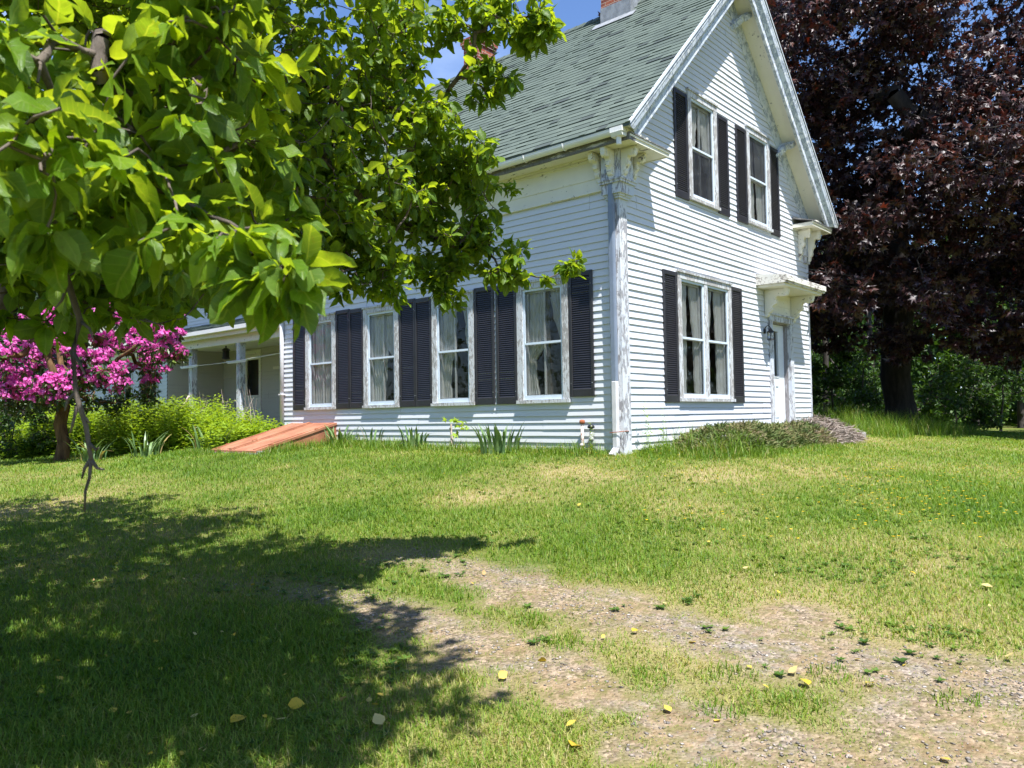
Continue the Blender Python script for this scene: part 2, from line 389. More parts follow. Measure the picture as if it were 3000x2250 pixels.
def gravel_at(x, y):
    """0..1: how bare the drive is; two wheel tracks with a thinly grown strip between"""
    du = pdist(x, y, UPPER); dl = pdist(x, y, LOWER); n = .55*(fbm(x, y, .55)-.5)+.55*(fbm(x+40, y-7, .17)-.5)
    fade = np.clip(1-np.maximum(0, y+2.5)/2.8, .0, 1)*.93
    g = np.clip(1.25-(du+n*.85)/.46, 0, 1)+np.clip(1.25-(dl+n*.85)/.33, 0, 1)
    mid = np.clip(1-np.maximum(du, dl)/1.45, 0, 1)*.42*np.clip((n+.30)*2, 0, 1)
    dirt = 0
    for a, b, r in ((-4.75,-5.7,.3),(-5.75,-5.35,.5),(-6.75,-4.35,.14),(-4.72,-4.3,.3)):
        dirt = np.maximum(dirt, np.clip(1.4-np.hypot(x-a, y-b)/r+n*.8, 0, 1))
    return np.clip(np.maximum(np.maximum(g, mid)*fade, dirt), 0, 1)
def dry_at(x, y):
    """0 lush .. 1 straw"""
    d = fbm(x+31, y+7, 2.6)*.85+fbm(x-11, y+3, .8)*.65-.31
    d = d+.30*np.clip(1-np.minimum(pdist(x, y, UPPER), pdist(x, y, LOWER))/1.3, 0, 1)
    for a, b, r in ((-1.17,.19,.75),(-1.57,-.5,.6),(-.61,-1.77,.5),(-.38,1.37,.25),(-2.48,4.73,.32),(-2.9,.2,.6),(-2.2,-2.4,.7),(.6,-2.6,.7)):
        d = d+.42*np.clip(1.2-np.hypot(x-a, y-b)/r-1.1*(fbm(x+3, y+50, .3)-.5), 0, 1)
    d = d+.12*np.clip(-(y+2.5)/3, 0, 1)
    return np.clip(d, 0, 1)

def axis(lo, hi, step, far):
    a = list(np.arange(lo, hi, step)); s = step; x = hi
    while x < far: a.append(x); s *= 1.22; x += s
    a.append(far); s = step; x = lo; b = []
    while x > -far: s *= 1.22; x -= s; b.append(max(x, -far))
    return np.array(sorted(set(np.round(b+a, 4))))
def ground_mat():
    g = NG('lawn_soil_and_gravel'); v = g.coord()
    gr = g.attr('gravel'); dr = g.attr('dry')
    n1 = g.noise(v, 26, 5, .7); n2 = g.noise(v, 4, 4)
    turf = g.ramp(g.math('ADD', g.math('MULTIPLY', dr, .7), g.math('MULTIPLY', n1, .45)), [(.2, (.050, .090, .014)), (.5, (.12, .145, .030)), (.8, (.22, .19, .075)), (1, (.32, .25, .13))])
    vor = g.n('ShaderNodeTexVoronoi', Scale=55.0); g.t.links.new(v, vor.inputs['Vector'])
    vor2 = g.n('ShaderNodeTexVoronoi', Scale=120.0); g.t.links.new(v, vor2.inputs['Vector'])
    sepc = g.n('ShaderNodeSeparateColor'); g.t.links.new(vor.outputs['Color'], sepc.inputs[0])
    st1 = g.ramp(sepc.outputs[0], [(0, (.075, .06, .045)), (.4, (.21, .165, .12)), (.75, (.33, .26, .19)), (1, (.47, .36, .26))])
    st2 = g.ramp(sepc.outputs[1], [(0, (.09, .087, .085)), (.45, (.21, .20, .193)), (.8, (.30, .285, .27)), (1, (.43, .40, .37))])
    stone = g.mix(g.ramp(g.noise(v, 1.7, 4), [(.48, 0.0), (.66, .7)]), st1, st2)
    earth = g.ramp(g.noise(v, 9, 5, .7), [(.3, (.125, .082, .042)), (.5, (.25, .175, .095)), (.72, (.35, .25, .15))])
    bare = g.mix(g.ramp(g.math('ADD', g.math('MULTIPLY', n2, .6), g.math('MULTIPLY', n1, .5)), [(.40, 0.0), (.62, .85)]), earth, stone)
    moss = g.noise(v, 13, 6, .75); bare = g.mix(g.ramp(moss, [(.47, 0.0), (.62, .85)]), bare, (.15, .135, .045))
    thr = g.ramp(g.math('ADD', gr, g.math('MULTIPLY', g.math('SUBTRACT', n1, .5), 1.1)), [(.25, 0.0), (.7, 1.0)])
    col = g.mix(thr, turf, bare)
    h = g.math('ADD', g.math('MULTIPLY', vor.outputs['Distance'], -1.0), n1)
    return g.done(g.bsdf(col, .95, .12, g.bump(h, .6, .02)))
xs = axis(-11, 12, .16, 500); ys = axis(-8.5, 19, .16, 500)
GX, GY = np.meshgrid(xs, ys, indexing='ij'); GZ = gz(GX, GY)
_i = np.arange(len(xs)*len(ys)).reshape(len(xs), len(ys))
gq = np.stack([_i[:-1, :-1], _i[1:, :-1], _i[1:, 1:], _i[:-1, 1:]], -1).reshape(-1, 4)
ground = np_mesh('ground', np.stack([GX, GY, GZ], -1).reshape(-1, 3), [gq], ground_mat(), None,
                 {'gravel': gravel_at(GX, GY)*(np.hypot(GX, GY) < 30), 'dry': dry_at(GX, GY)}, True)
tag(ground, kind='structure')

# ------------------------------------------------------------------ farmhouse
HW, HL = 7.23, 8.56                 # gable width, length of the long wall
REV, LIP = .1016, .0170
OV, OVG = .48, .53                  # roof edge beyond the walls
EZ = 4.487                          # roof edge height
RZ = EZ+OV+HW/2                     # ridge
house = thing('farmhouse', 'white clapboard farmhouse with green shingle roof, black shutters and peeling gable trim', 'house')
def G(a, d, z): return (a, -d, z)           # gable wall: a along +x, d outward
def S(a, d, z): return (-d, a, z)           # long wall: a along +y, d outward
def wbox(mb, Wf, a0, a1, d0, d1, z0, z1):
    p = Wf(a0, d0, z0); q = Wf(a1, d1, z1)
    return mb.box(min(p[0], q[0]), max(p[0], q[0]), min(p[1], q[1]), max(p[1], q[1]), z0, z1)

def siding(name, Wf, lo, hi, z0, z1, holes, mat, parent, rev=REV, lip=LIP, wob=.0035):
    mb = MB(); nk = int(math.ceil((z1-z0)/rev))
    for k in range(nk):
        zb, zt = z0+k*rev, min(z0+(k+1)*rev, z1)
        cuts = sorted({zb, zt, *[h for H_ in holes for h in H_[2:4] if zb+1e-4 < h < zt-1e-4]})
        for zl, zh in zip(cuts[:-1], cuts[1:]):
            zm = (zl+zh)/2
            segs = [(0.0, 1.0)]
            aL, aH = lo(zm), hi(zm)
            if aH-aL < .02: continue
            act = sorted([(max(h[0], aL), min(h[1], aH)) for h in holes if h[2] < zm < h[3]])
            iv = []; c = aL
            for h0, h1 in act:
                if h0 > c: iv.append((c, h0))
                c = max(c, h1)
            if c < aH: iv.append((c, aH))
            for a0, a1 in iv:
                n = max(1, int((a1-a0)/.45))
                for i in range(n):
                    p, q = a0+(a1-a0)*i/n, a0+(a1-a0)*(i+1)/n
                    def ends(t, z):
                        if t == a0 and a0 == aL: return lo(z)
                        if t == a1 and a1 == aH: return hi(z)
                        return t
                    w = lambda t: wob*math.sin(t*3.7+k*2.1)*math.sin(t*1.3+k) if zl == zb and 0 < t else 0
                    ex = .0032*(int((p+q)/2/2.9+(k//2)*.37+((k//2)*7 % 5)*.21) % 2); dl = lip*(zt-zl)/rev+ex; dh = lip*(zt-zh)/rev+ex
                    mb.quad(Wf(ends(p, zl), dl, zl+w(p)), Wf(ends(q, zl), dl, zl+w(q)), Wf(ends(q, zh), dh, zh), Wf(ends(p, zh), dh, zh))
                    if zl == zb: mb.quad(Wf(ends(p, zl), dl, zl+w(p)), Wf(ends(q, zl), dl, zl+w(q)), Wf(ends(q, zl), 0, zl+w(q)+.001), Wf(ends(p, zl), 0, zl+w(p)+.001))
    return mb.build(name, mat, parent, recalc=False)

# openings (casing rectangles): plane, a0, a1, z0, z1
LONGW = [(.914, 1.928), (2.877, 3.891), (4.775, 5.789), (6.669, 7.683)]
LZ = (.72, 2.63)
def hole(a0, a1, z0, z1, m_=.07): return (a0+m_, a1-m_, z0+.06, z1-.07)
long_holes = [hole(a, b, *LZ) for a, b in LONGW]
BIG = (1.60, 3.50, .717, 2.797); UPL = (2.082, 3.115, 4.03, 5.88); UPR = (4.323, 5.361, 4.03, 5.88)
gab_holes = [hole(*BIG), hole(*UPL), hole(*UPR), (5.25, 6.13, .22, 2.34)]
base = EZ+OV-.12
siding('gable_wall', G, lambda z: max(.02, z-base), lambda z: min(HW, HW-(z-base)), -.09, RZ-.2, gab_holes, M['siding'], house)
siding('side_wall', S, lambda z: .02, lambda z: HL, -.09, 3.80, long_holes, M['siding'], house)
# far walls close the box
b = MB(); b.box(HW-.1, HW, .03, HL, -.1, 4.9); b.box(.03, HW-.1, HL-.1, HL, -.1, 4.9)
b.prism([(.0, HL, 4.9), (HW, HL, 4.9), (HW/2, HL, RZ-.15)], [(.0, HL-.1, 4.9), (HW, HL-.1, 4.9), (HW/2, HL-.1, RZ-.15)])
b.build('rear_wall', M['siding'], house)
b = MB(); b.box(1.5, 1.56, 1.4, HL-.15, .1, 6.2); b.build('added_dark_partition', M['room'], house)  # inner wall added and coloured dark so the windows look dim inside
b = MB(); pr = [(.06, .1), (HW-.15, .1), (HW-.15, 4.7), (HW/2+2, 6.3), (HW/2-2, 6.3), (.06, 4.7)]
b.prism([(x, 1.34, z) for x, z in pr], [(x, 1.4, z) for x, z in pr]); b.build('added_dark_partition', M['room'], house)
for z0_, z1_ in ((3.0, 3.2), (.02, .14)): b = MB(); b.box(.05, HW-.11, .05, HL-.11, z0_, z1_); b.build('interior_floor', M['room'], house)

# roof -------------------------------------------------------------
s2 = math.sqrt(.5)
SL = (HW/2+OV)/s2
def slope_pt(t, n, y, right=False):
    """t up the slope from the eave edge, n along the outward normal"""
    x = -OV+t*s2-n*s2; z = EZ+t*s2+n*s2
    return (HW-x if right else x, y, z)
Y0, Y1 = -OVG, HL+.35
V = []; F = []; tone = []
rs = random.Random(5)
rows = int(SL/.137)+1
for i in range(rows):
    t0 = i*.137; t1 = min(t0+.145, SL)
    y = Y0-rs.random()*.2
    while y < Y1:
        w = rs.choice((.10, .15, .2, .26, .33)); ya, yb = max(y, Y0), min(y+w, Y1); y += w
        if yb-ya < .01: continue
        h = rs.choice((.007, .007, .015)); wv = .003*math.sin(i*1.3+ya*2.1)
        tn = rs.random(); tn = tn*.28 if (rs.random() < .16 and h > .01) else .34+.42*tn+(.1 if h > .01 else 0)
        k = len(V)
        ta = t0+wv
        V += [slope_pt(ta, h+.004, ya), slope_pt(ta, h+.004, yb), slope_pt(t1, .003, yb), slope_pt(t1, .003, ya),
              slope_pt(ta, 0, ya), slope_pt(ta, 0, yb), slope_pt(t1, 0, yb), slope_pt(t1, 0, ya)]
        F += [[k, k+1, k+2, k+3], [k, k+4, k+5, k+1], [k+1, k+5, k+6, k+2], [k+3, k+7, k+4, k]]
        tone += [tn]*8
# deck, far slope and ridge cap
def deck(right, n0, n1):
    k = len(V)
    for yy in (Y0, Y1):
        for t, n in ((n0, n0), (SL+n0, n0), (SL+n1, n1), (n1, n1)): V.append(slope_pt(t, n, yy, right))
    F.extend([[k, k+1, k+2, k+3], [k+7, k+6, k+5, k+4], [k, k+4, k+5, k+1], [k+2, k+6, k+7, k+3], [k, k+3, k+7, k+4], [k+1, k+5, k+6, k+2]])
    tone.extend([.5]*8)
deck(False, -.03, -.001); deck(True, -.03, .012)
y = Y0
while y < Y1:
    yb = min(y+.2, Y1); k = len(V); e = .010
    for yy, h in ((y, .018), (yb, .006)):
        V += [slope_pt(SL-.14, .012+h, yy), (HW/2, yy, RZ+.035+h), slope_pt(SL-.14, .012+h, yy, True), slope_pt(SL-.14, .0, yy), slope_pt(SL-.14, .0, yy, True)]
    F += [[k, k+1, k+6, k+5], [k+1, k+2, k+7, k+6], [k, k+3, k+4, k+2, k+1], [k, k+5, k+8, k+3]]
    tone += [.35+.4*rs.random()]*10
    y += .2
me = bpy.data.meshes.new('roof'); me.from_pydata(V, [], F)
at_ = me.attributes.new('tone', 'FLOAT', 'POINT'); at_.data.foreach_set('value', np.array(tone, np.float32)); me.update()
roof = link('roof', me, M['shingle'], house)

# rake boards: profile points (y, n) swept up a slope
def rake(prof, right, mb, lo_t=0.0, hi_cut=True):
    def ring(lower):
        r = []
        for yy, n in prof:
            t = max(n+lo_t, (4.43-EZ)/s2-n) if lower else SL+n
            r.append(slope_pt(t, n, yy, right))
        return r
    mb.prism(ring(True), ring(False))
for right in (False, True):
    b = MB(); rake([(-OVG+.005, -.016), (-OVG+.008, -.062), (-.512, -.085), (-.50, -.14), (-.455, -.20), (-.445, -.215), (-.435, -.215), (-.432, -.315), (-.38, -.315), (-.36, -.016)], right, b)
    b.build('rake_board', M['rake'], house)
    b = MB(); rake([(-OVG-.008, -.014), (-OVG-.008, .016), (-OVG+.03, .016), (-OVG+.03, .013), (-OVG-.002, .013), (-OVG-.002, -.014)], right, b)
    b.build('drip_edge', M['drip'], house)
    b = MB(); rake([(-.36, -.16), (-.36, -.18), (-.002, -.18), (-.002, -.16)], right, b, .02); b.build('rake_soffit', M['trim'], house)
    b = MB(); rake([(-.034, -.18), (-.034, -.24), (-.026, -.25), (-.026, -.43), (.0, -.43), (.0, -.18)], right, b, .35); rake([(-.05, -.18), (-.05, -.225), (-.034, -.225), (-.034, -.18)], right, b, .3)
    b.build('rake_frieze', M['rake'], house)
# brackets ---------------------------------------------------------
def scroll(L, H):
    """carved scroll outline, (out, down) from the top corner at the wall"""
    P_ = [(0, 0), (L, 0), (L, -.05*H/.4)]
    for i in range(7):
        a = -.2+i*.55; P_.append((L-.17*L+.14*L*math.cos(-a), -.20*H-.10*H*math.sin(a)))
    P_ += [(.62*L, -.24*H), (.50*L, -.31*H), (.46*L, -.40*H), (.52*L, -.46*H), (.50*L, -.54*H), (.38*L, -.58*H), (.30*L, -.66*H), (.33*L, -.74*H), (.27*L, -.82*H), (.16*L, -.86*H), (.15*L, -.94*H), (.09*L, -H), (0, -H)]
    return P_
def bracket(mb, Wf, a, w, d0, ztop, L, H):
    pr = scroll(L, H)
    mb.prism([Wf(a-w/2, d0+o, ztop+z) for o, z in pr], [Wf(a+w/2, d0+o, ztop+z) for o, z in pr])
    pr2 = scroll(L*.8, H*.8)
    mb.prism([Wf(a-w/2-.014, d0+o+.01, ztop-.03+z) for o, z in pr2], [Wf(a+w/2+.014, d0+o+.01, ztop-.03+z) for o, z in pr2])
# cornice boxes: eave, and the two returns on the gable
zc0, zc1 = 4.31, 4.43
b = MB()
b.box(-.335, 0.0, .0, HL, zc0+.012, zc0+.03)                                   # soffit board
b.box(-.40, -.335, -.425, HL, zc1-.018, zc1+.05); b.box(-.335, -.02, -.42, -.36, zc1-.018, zc1+.10)                             # moulding under the gutter
for i in (0, 1): b.box(-.06-.03*i, 0, .02, HL, zc0-.05+.03*i, zc0-.025+.035*i)
b.build('eave_soffit', M['cornice'], house)
b = MB(); b.box(-.362, -.335, -.428, HL, zc0, zc0+.10); b.box(-.362, -.2, -.432, -.428, zc0, zc0+.10); b.build('eave_fascia', M['greyboard'], house)
for right in (False, True):
    X = lambda x: HW-x if right else x
    b = MB()
    def xbox(x0, x1, y0, y1, z0, z1): b.box(min(X(x0), X(x1)), max(X(x0), X(x1)), y0, y1, z0, z1)
    xbox(-.33, .72, -.40, -.002, zc0+.012, zc0+.03)
    xbox(-.332, .74, -.425, -.40, zc0, zc0+.075)
    xbox(.72, .742, -.40, -.002, zc0+.002, zc0+.075)
    if right: xbox(-.36, -.333, -.425, .3, zc0, zc0+.1)
    xbox(-.345, .755, -.44, -.425, zc0+.05, zc0+.082)
    xbox(-.30, .3, -.34, -.004, zc0+.03, zc0+.2)
    b.build('cornice_return', M['cornice'], house)
    b = MB(); A = [(X(-.35), -.452, zc0+.082), (X(.765), -.452, zc0+.082), (X(.765), -.452, zc0+.098), (X(-.35), -.452, zc0+.098)]
    B = [(X(-.35), -.003, zc0+.20), (X(.765), -.003, zc0+.20), (X(.765), -.003, zc0+.23), (X(-.35), -.003, zc0+.23)]
    b.prism(A, B); b.build('return_flashing', M['greyboard'], house)
# frieze along the long wall
b = MB(); b.box(-.030, .0, .02, HL, 3.80, 4.0); b.box(-.042, .0, .02, HL, 3.985, 4.31); b.box(-.055, .0, .17, HL, 3.785, 3.815)
b.build('frieze', M['cornice'], house)
# corner pilasters
def pilaster(x0, x1, y0, y1, zt):
    b = MB()
    b.box(x0, x1, y0, y1, -.12, zt)
    return b
b = MB(); b.box(-.030, .172, -.032, 0, -.12, 3.66); b.box(-.032, 0, 0, .165, -.12, 3.66)
for k in range(4): b.box(-.040, -.032, .022+k*.034, .040+k*.034, 0, 3.6)            # reeded face
b.box(.172, .192, -.018, 0, -.1, 3.66)
for z0, e in ((3.63, .035), (3.66, .055), (3.69, .085), (3.84, .115), (3.875, .13)):
    zz = {3.63: 3.66, 3.66: 3.69, 3.69: 3.845, 3.84: 3.875, 3.875: 3.90}[z0]; b.box(-.03-e, .172+e*.9, -.03-e, .16+e*.6, z0, zz)
b.box(-.10, .26, -.10, .22, 3.90, zc0+.01)
b.build('corner_pilaster', M['peel'], house)
b = MB(); b.box(HW-.02, HW+.03, -.03, .05, -.1, 3.66); b.box(HW-.2, HW+.06, -.06, 0, 3.66, 3.8); b.box(HW-.24, HW+.08, -.09, .2, 3.8, zc0+.01); b.build('corner_pilaster', M['peel'], house)
for Wf, aa in ((G, (-.03, .34)), (S, (0.03, .30))):
    for a in aa:
        b = MB(); bracket(b, Wf, a, .075, .10 if a < .2 else .02, zc0+.005, .24, .44 if a < .2 else .40); b.build('cornice_bracket', M['cornice'], house)
b = MB(); bracket(b, S, HL-.3, .075, .03, zc0+.005, .25, .42); b.build('cornice_bracket', M['cornice'], house)
for a in (3.65, 3.95): pass
b = MB(); bracket(b, S, 2.9, .075, .04, zc0+.005, .25, .42); b.build('cornice_bracket', M['cornice'], house)
for a, dd in ((HW-.08, .09), (HW-.42, .01)):
    b = MB(); bracket(b, G, a, .08, dd, zc0+.005, .26, .62); b.build('cornice_bracket', M['cornice'], house)
# brackets carrying the right rake: hang under the soffit against the wall
for t in (2.05, 4.75):
    b = MB(); pr = scroll(.30, .42)
    ux = np.array([s2, 0, -s2]); nn = np.array([-s2, 0, -s2])          # down the right slope / square to it
    o = np.array(slope_pt(SL-t+1.2, -.18, 0, True))
    for sx in (0, .09):
        pass
    A = [tuple(o+np.array([0, -oo, 0])+nn*(-z)*1.0+ux*0.0) for oo, z in pr]; B = [tuple(np.array(p)+ux*.085) for p in A]
    b.prism(A, B)
    pr = scroll(.22, .3); A = [tuple(o+np.array([0, -oo-.02, 0])+nn*(-z+.03)+ux*(-.02)) for oo, z in pr]; B = [tuple(np.array(p)+ux*.125) for p in A]
    b.prism(A, B); b.build('rake_bracket', M['rake'], house)

# gutter, outlet, downspouts
b = MB(); n = 9
prof = [(-.43+.062*math.cos(math.pi+math.pi*i/n), 4.46+.075*math.sin(math.pi+math.pi*i/n)) for i in range(n+1)]
prof = [(-.495, 4.468)]+prof+[(-.366, 4.478), (-.37, 4.455)]+[(-.43+.057*math.cos(2*math.pi-math.pi*i/n), 4.46+.069*math.sin(2*math.pi-math.pi*i/n)) for i in range(1, n)]
b.prism([(x, -.40, z) for x, z in prof], [(x, HL+.3, z-.05) for x, z in prof])
gut = b.build('gutter', M['gutter'], house)
for k in range(10):
    y = .62+k*.74; b = MB()
    pp = [(-.43+.068*math.cos(math.pi+math.pi*i/8), y, 4.46-.05*(y+.4)/9+.082*math.sin(math.pi+math.pi*i/8)) for i in range(9)]
    b.tube(pp, .009, 6); b.build('gutter_strap', M['gutter'], gut)
b = MB(); b.prism([(-.51, -.40, 4.40), (-.35, -.40, 4.40), (-.38, -.40, 4.345), (-.48, -.40, 4.345)], [(-.51, -.22, 4.40), (-.35, -.22, 4.40), (-.38, -.22, 4.345), (-.48, -.22, 4.345)])
b.box(-.505, -.355, -.41, -.21, 4.40, 4.47); b.tube([(-.43, -.31, 4.35), (-.43, -.31, 4.24)], .036, 12); b.build('gutter_outlet', M['gutter'], gut)
b = MB(); b.box(-.125, -.05, .028, .098, 1.0, 4.03); b.box(-.112, -.062, .022, .028, 1.0, 4.02)
dsp = b.build('downspout', M['downspout'], house, bevel=.008)
b = MB(); b.box(-.14, -.03, -.01, .135, 4.0, 4.05); b.build('clamp', M['downspout'], dsp)
b = MB(); b.box(-.13, -.052, .02, .10, .06, 1.0); b.prism([(-.13, .02, .06), (-.052, .02, .06), (-.052, .10, .06), (-.13, .10, .06)], [(-.24, .02, -.03), (-.16, .02, -.07), (-.16, .10, -.07), (-.24, .10, -.03)])
dw = b.build('downspout', M['downspout_white'], house, bevel=.008); dw['label'] = 'lower length of chalky white downspout'
b = MB(); b.tube([(-.14, .0, .28), (-.14, .13, .27), (-.02, .18, .27)], .006, 6); b.tube([(-.14, 0, .28), (0.06, -.045, .29), (.1, -.03, .28)], .006, 6); b.build('wire_tie', M['rustcap'], dw)
b = MB(); b.tube([(-.06, HL-.05, 3.6), (-.06, HL-.05, .42)], .045, 12); dl_ = b.build('downspout', M['downspout_white'], house, True)
for z in (1.05, 2.6): b = MB(); b.box(-.115, -.0, HL-.11, HL+.01, z, z+.03); b.build('clamp', M['downspout_white'], dl_)

# windows ----------------------------------------------------------
def curtain_mesh(Wf, a_edge, width, z0, z1, edge, d=-.088, seed=0, flip=1):
    """gathered sheer hung from a_edge; edge(v) = share of width it reaches at height v (1 top)"""
    nu, nv = 36, 22; Vv = []; Ff = []
    rc = random.Random(seed); ph = [rc.random()*6 for _ in range(4)]
    for j in range(nv+1):
        v = j/nv; e = edge(v)*width
        e += .010*math.sin(v*26+ph[0])+.008*math.sin(v*53+ph[1])
        for i in range(nu+1):
            u = i/nu; w = (.010+.010*(1-min(1, e/width)))*math.sin(u*34+ph[2]+.8*math.sin(v*3))+.007*math.sin(u*81+ph[3])
            Vv.append(Wf(a_edge+flip*u*e, d+w, z0+(z1-z0)*v))
    for j in range(nv):
        for i in range(nu):
            k = j*(nu+1)+i; Ff.append([k, k+1, k+nu+2, k+nu+1])
    return MB().add(Vv, Ff)
def window(Wf, a0, a1, z0, z1, units=1, curt=(), scr=None, muntin=True, cas=.115, label=None, left_hi=False):
    b = MB(); dp = .042
    wbox(b, Wf, a0, a0+cas, -.02, dp, z0+.05, z1-cas); wbox(b, Wf, a1-cas, a1, -.02, dp, z0+.05, z1-cas)
    wbox(b, Wf, a0, a1, -.02, dp+.003, z1-cas, z1-.02); wbox(b, Wf, a0-.012, a1+.012, -.02, dp+.024, z1-.02, z1+.012)
    wbox(b, Wf, a0-.015, a1+.015, -.02, dp+.028, z0, z0+.05)
    wbox(b, Wf, a0+cas-.03, a0+cas, -.14, -.02, z0+.05, z1-cas); wbox(b, Wf, a1-cas, a1-cas+.03, -.14, -.02, z0+.05, z1-cas)
    wbox(b, Wf, a0+cas-.03, a1-cas+.03, -.14, -.02, z0+.02, z0+.05)
    mull = .11
    span = (a1-cas)-(a0+cas); uw = (span-(units-1)*mull)/units
    for u in range(units-1):
        m0 = a0+cas+(u+1)*uw+u*mull; wbox(b, Wf, m0, m0+mull, -.12, dp-.004, z0+.05, z1-cas)
    win = b.build('window', M['casing'], house)
    if label: win['label'] = label
    for u in range(units):
        p = a0+cas+u*(uw+mull); q = p+uw; zl, zh = z0+.055, z1-cas; zm = (zl+zh)/2+.01; fr = .038
        b = MB()
        wbox(b, Wf, p, p+fr, -.006, .022, zl, zh); wbox(b, Wf, q-fr, q, -.006, .022, zl, zh)
        wbox(b, Wf, p+fr, q-fr, -.006, .022, zh-fr, zh); wbox(b, Wf, p+fr, q-fr, -.006, .022, zl, zl+fr+.03)
        wbox(b, Wf, p+fr, q-fr, -.010, .026, zm-.017, zm+.017)
        wbox(b, Wf, p+.012, p+.02, .022, .028, zl+.1, zh-.05)
        b.build('storm_frame', M['alu'], win)
        b = MB()
        wbox(b, Wf, p+.0, p+fr+.016, -.075, -.04, zl, zh); wbox(b, Wf, q-fr-.016, q, -.075, -.04, zl, zh)
        wbox(b, Wf, p+fr+.016, q-fr-.016, -.075, -.04, zh-.06, zh); wbox(b, Wf, p+fr+.016, q-fr-.016, -.075, -.04, zl, zl+.08); wbox(b, Wf, p+fr+.016, q-fr-.016, -.079, -.036, zm-.02, zm+.02)
        if muntin: wbox(b, Wf, (p+q)/2-.013, (p+q)/2+.013, -.06, -.03, zl+.08, zm-.02); wbox(b, Wf, (p+q)/2-.013, (p+q)/2+.013, -.06, -.03, zm+.02, zh-.06)
        b.build('sash', M['sash'], win)
        for (y0_, y1_) in ((zl+fr+.03, zm-.017), (zm+.017, zh-fr)):
            outq(Wf, p+fr, q-fr, .006, y0_, y1_).build('pane', M['glass'], win, recalc=False)
        if scr and scr[u]:
            y0_, y1_ = (zl+fr+.03, zm-.017) if scr[u] == 'low' else (zm+.017, zh-fr)
            b = MB(); b.quad(Wf(p+fr, .0, y0_), Wf(q-fr, .0, y0_), Wf(q-fr, .0, y1_), Wf(p+fr, .0, y1_)); b.build('insect_screen', M['screen'], win)
        for (side, edge, lo_) in curt[u] if curt else ():
            cm = curtain_mesh(Wf, p+.03 if side < 0 else q-.03, uw-.06, zl+(zh-zl)*lo_, zh-.03, edge, seed=int(a0*100)+u*7+side, flip=1 if side < 0 else -1)
            cm.build('curtain', M['curtain'], win, True, recalc=False)
    return win
def lerp(pts):
    xs_ = [p[0] for p in pts]; ys_ = [p[1] for p in pts]
    return lambda v: float(np.interp(v, xs_, ys_))
# on the long wall "left seen from outside" is the larger y, so side +1 hangs at the left
full_l = lerp([(0, .62), (1, .62)]); full_r = lerp([(0, .42), (1, .40)])
tie_l = lerp([(0, .34), (.22, .20), (.38, .22), (.5, .46), (.62, .52), (1, .58)])
tie_r = lerp([(0, .05), (.42, .06), (.5, .10), (.56, .14), (.7, .26), (.85, .34), (.92, .40), (1, .42)])
CURT = [[(1, tie_l, 0), (-1, tie_r, 0)], [(1, lerp([(0, .30), (.3, .28), (.5, .40), (.7, .47), (1, .5)]), 0), (-1, lerp([(0, .04), (.47, .05), (.6, .2), (.8, .22), (1, .30)]), 0)],
        [(1, lerp([(0, .45), (.4, .55), (1, .66)]), 0), (-1, lerp([(0, .05), (.3, .12), (.5, .40), (1, .38)]), .25)], [(1, full_l, 0), (-1, full_r, 0)]]
for (a, b_), cc in zip(LONGW, CURT): window(S, a, b_, LZ[0], LZ[1], 1, [cc])
window(G, *BIG, 2, [[(-1, lerp([(0, .40), (.5, .46), (1, .5)]), 0), (1, lerp([(0, .18), (.5, .2), (1, .38)]), 0)], [(-1, lerp([(0, .3), (.6, .36), (1, .5)]), 0), (1, lerp([(0, .3), (.5, .32), (1, .4)]), 0)]], muntin=False)
window(G, *UPL, 1, [[(-1, lerp([(0, .3), (1, .52)]), .35), (1, lerp([(0, .16), (1, .40)]), .35)]], ['low'])
window(G, *UPR, 1, [[(-1, lerp([(0, .48), (1, .45)]), 0), (1, lerp([(0, .3), (1, .4)]), 0)]], ['high'], muntin=False)

def shutter(Wf, a0, a1, z0, z1):
    b = MB(); st = .052; d0, d1 = .012, .042
    wbox(b, Wf, a0, a0+st, d0, d1, z0, z1); wbox(b, Wf, a1-st, a1, d0, d1, z0, z1)
    wbox(b, Wf, a0+st, a1-st, d0, d1-.002, z1-.075, z1); wbox(b, Wf, a0+st, a1-st, d0, d1-.002, z0, z0+.115)
    sh = b.build('shutter', M['shutter'], house, bevel=.006)
    b = MB(); z = z0+.115
    while z < z1-.085:
        b.quad(Wf(a0+st, .034, z), Wf(a1-st, .034, z), Wf(a1-st, .016, z+.036), Wf(a0+st, .016, z+.036))
        b.quad(Wf(a0+st, .034, z), Wf(a1-st, .034, z), Wf(a1-st, .016, z-.004), Wf(a0+st, .016, z-.004)); z += .0335
    b.build('louvres', M['shutter'], sh, recalc=False)
    for a in (a0+.026, a1-.026):
        for z in (z0+.2, z1-.2): b = MB(); wbox(b, Wf, a-.007, a+.007, d1, d1+.004, z-.007, z+.007); b.build('screw', M['lead'], sh)
shw = .437
for (a, b_) in LONGW:
    top = 2.665; bot = .80 if a < 1 else .72
    shutter(S, a-shw-.014, a-.014, bot, top); shutter(S, b_+.014, b_+.014+shw, .72, 2.64)
shutter(G, 1.16, 1.585, .70, 2.765); shutter(G, 3.515, 3.94, .70, 2.765)
for w_ in (UPL, UPR): shutter(G, w_[0]-.45, w_[0]-.015, 4.0, 5.77); shutter(G, w_[1]+.015, w_[1]+.435, 4.0, 5.76)

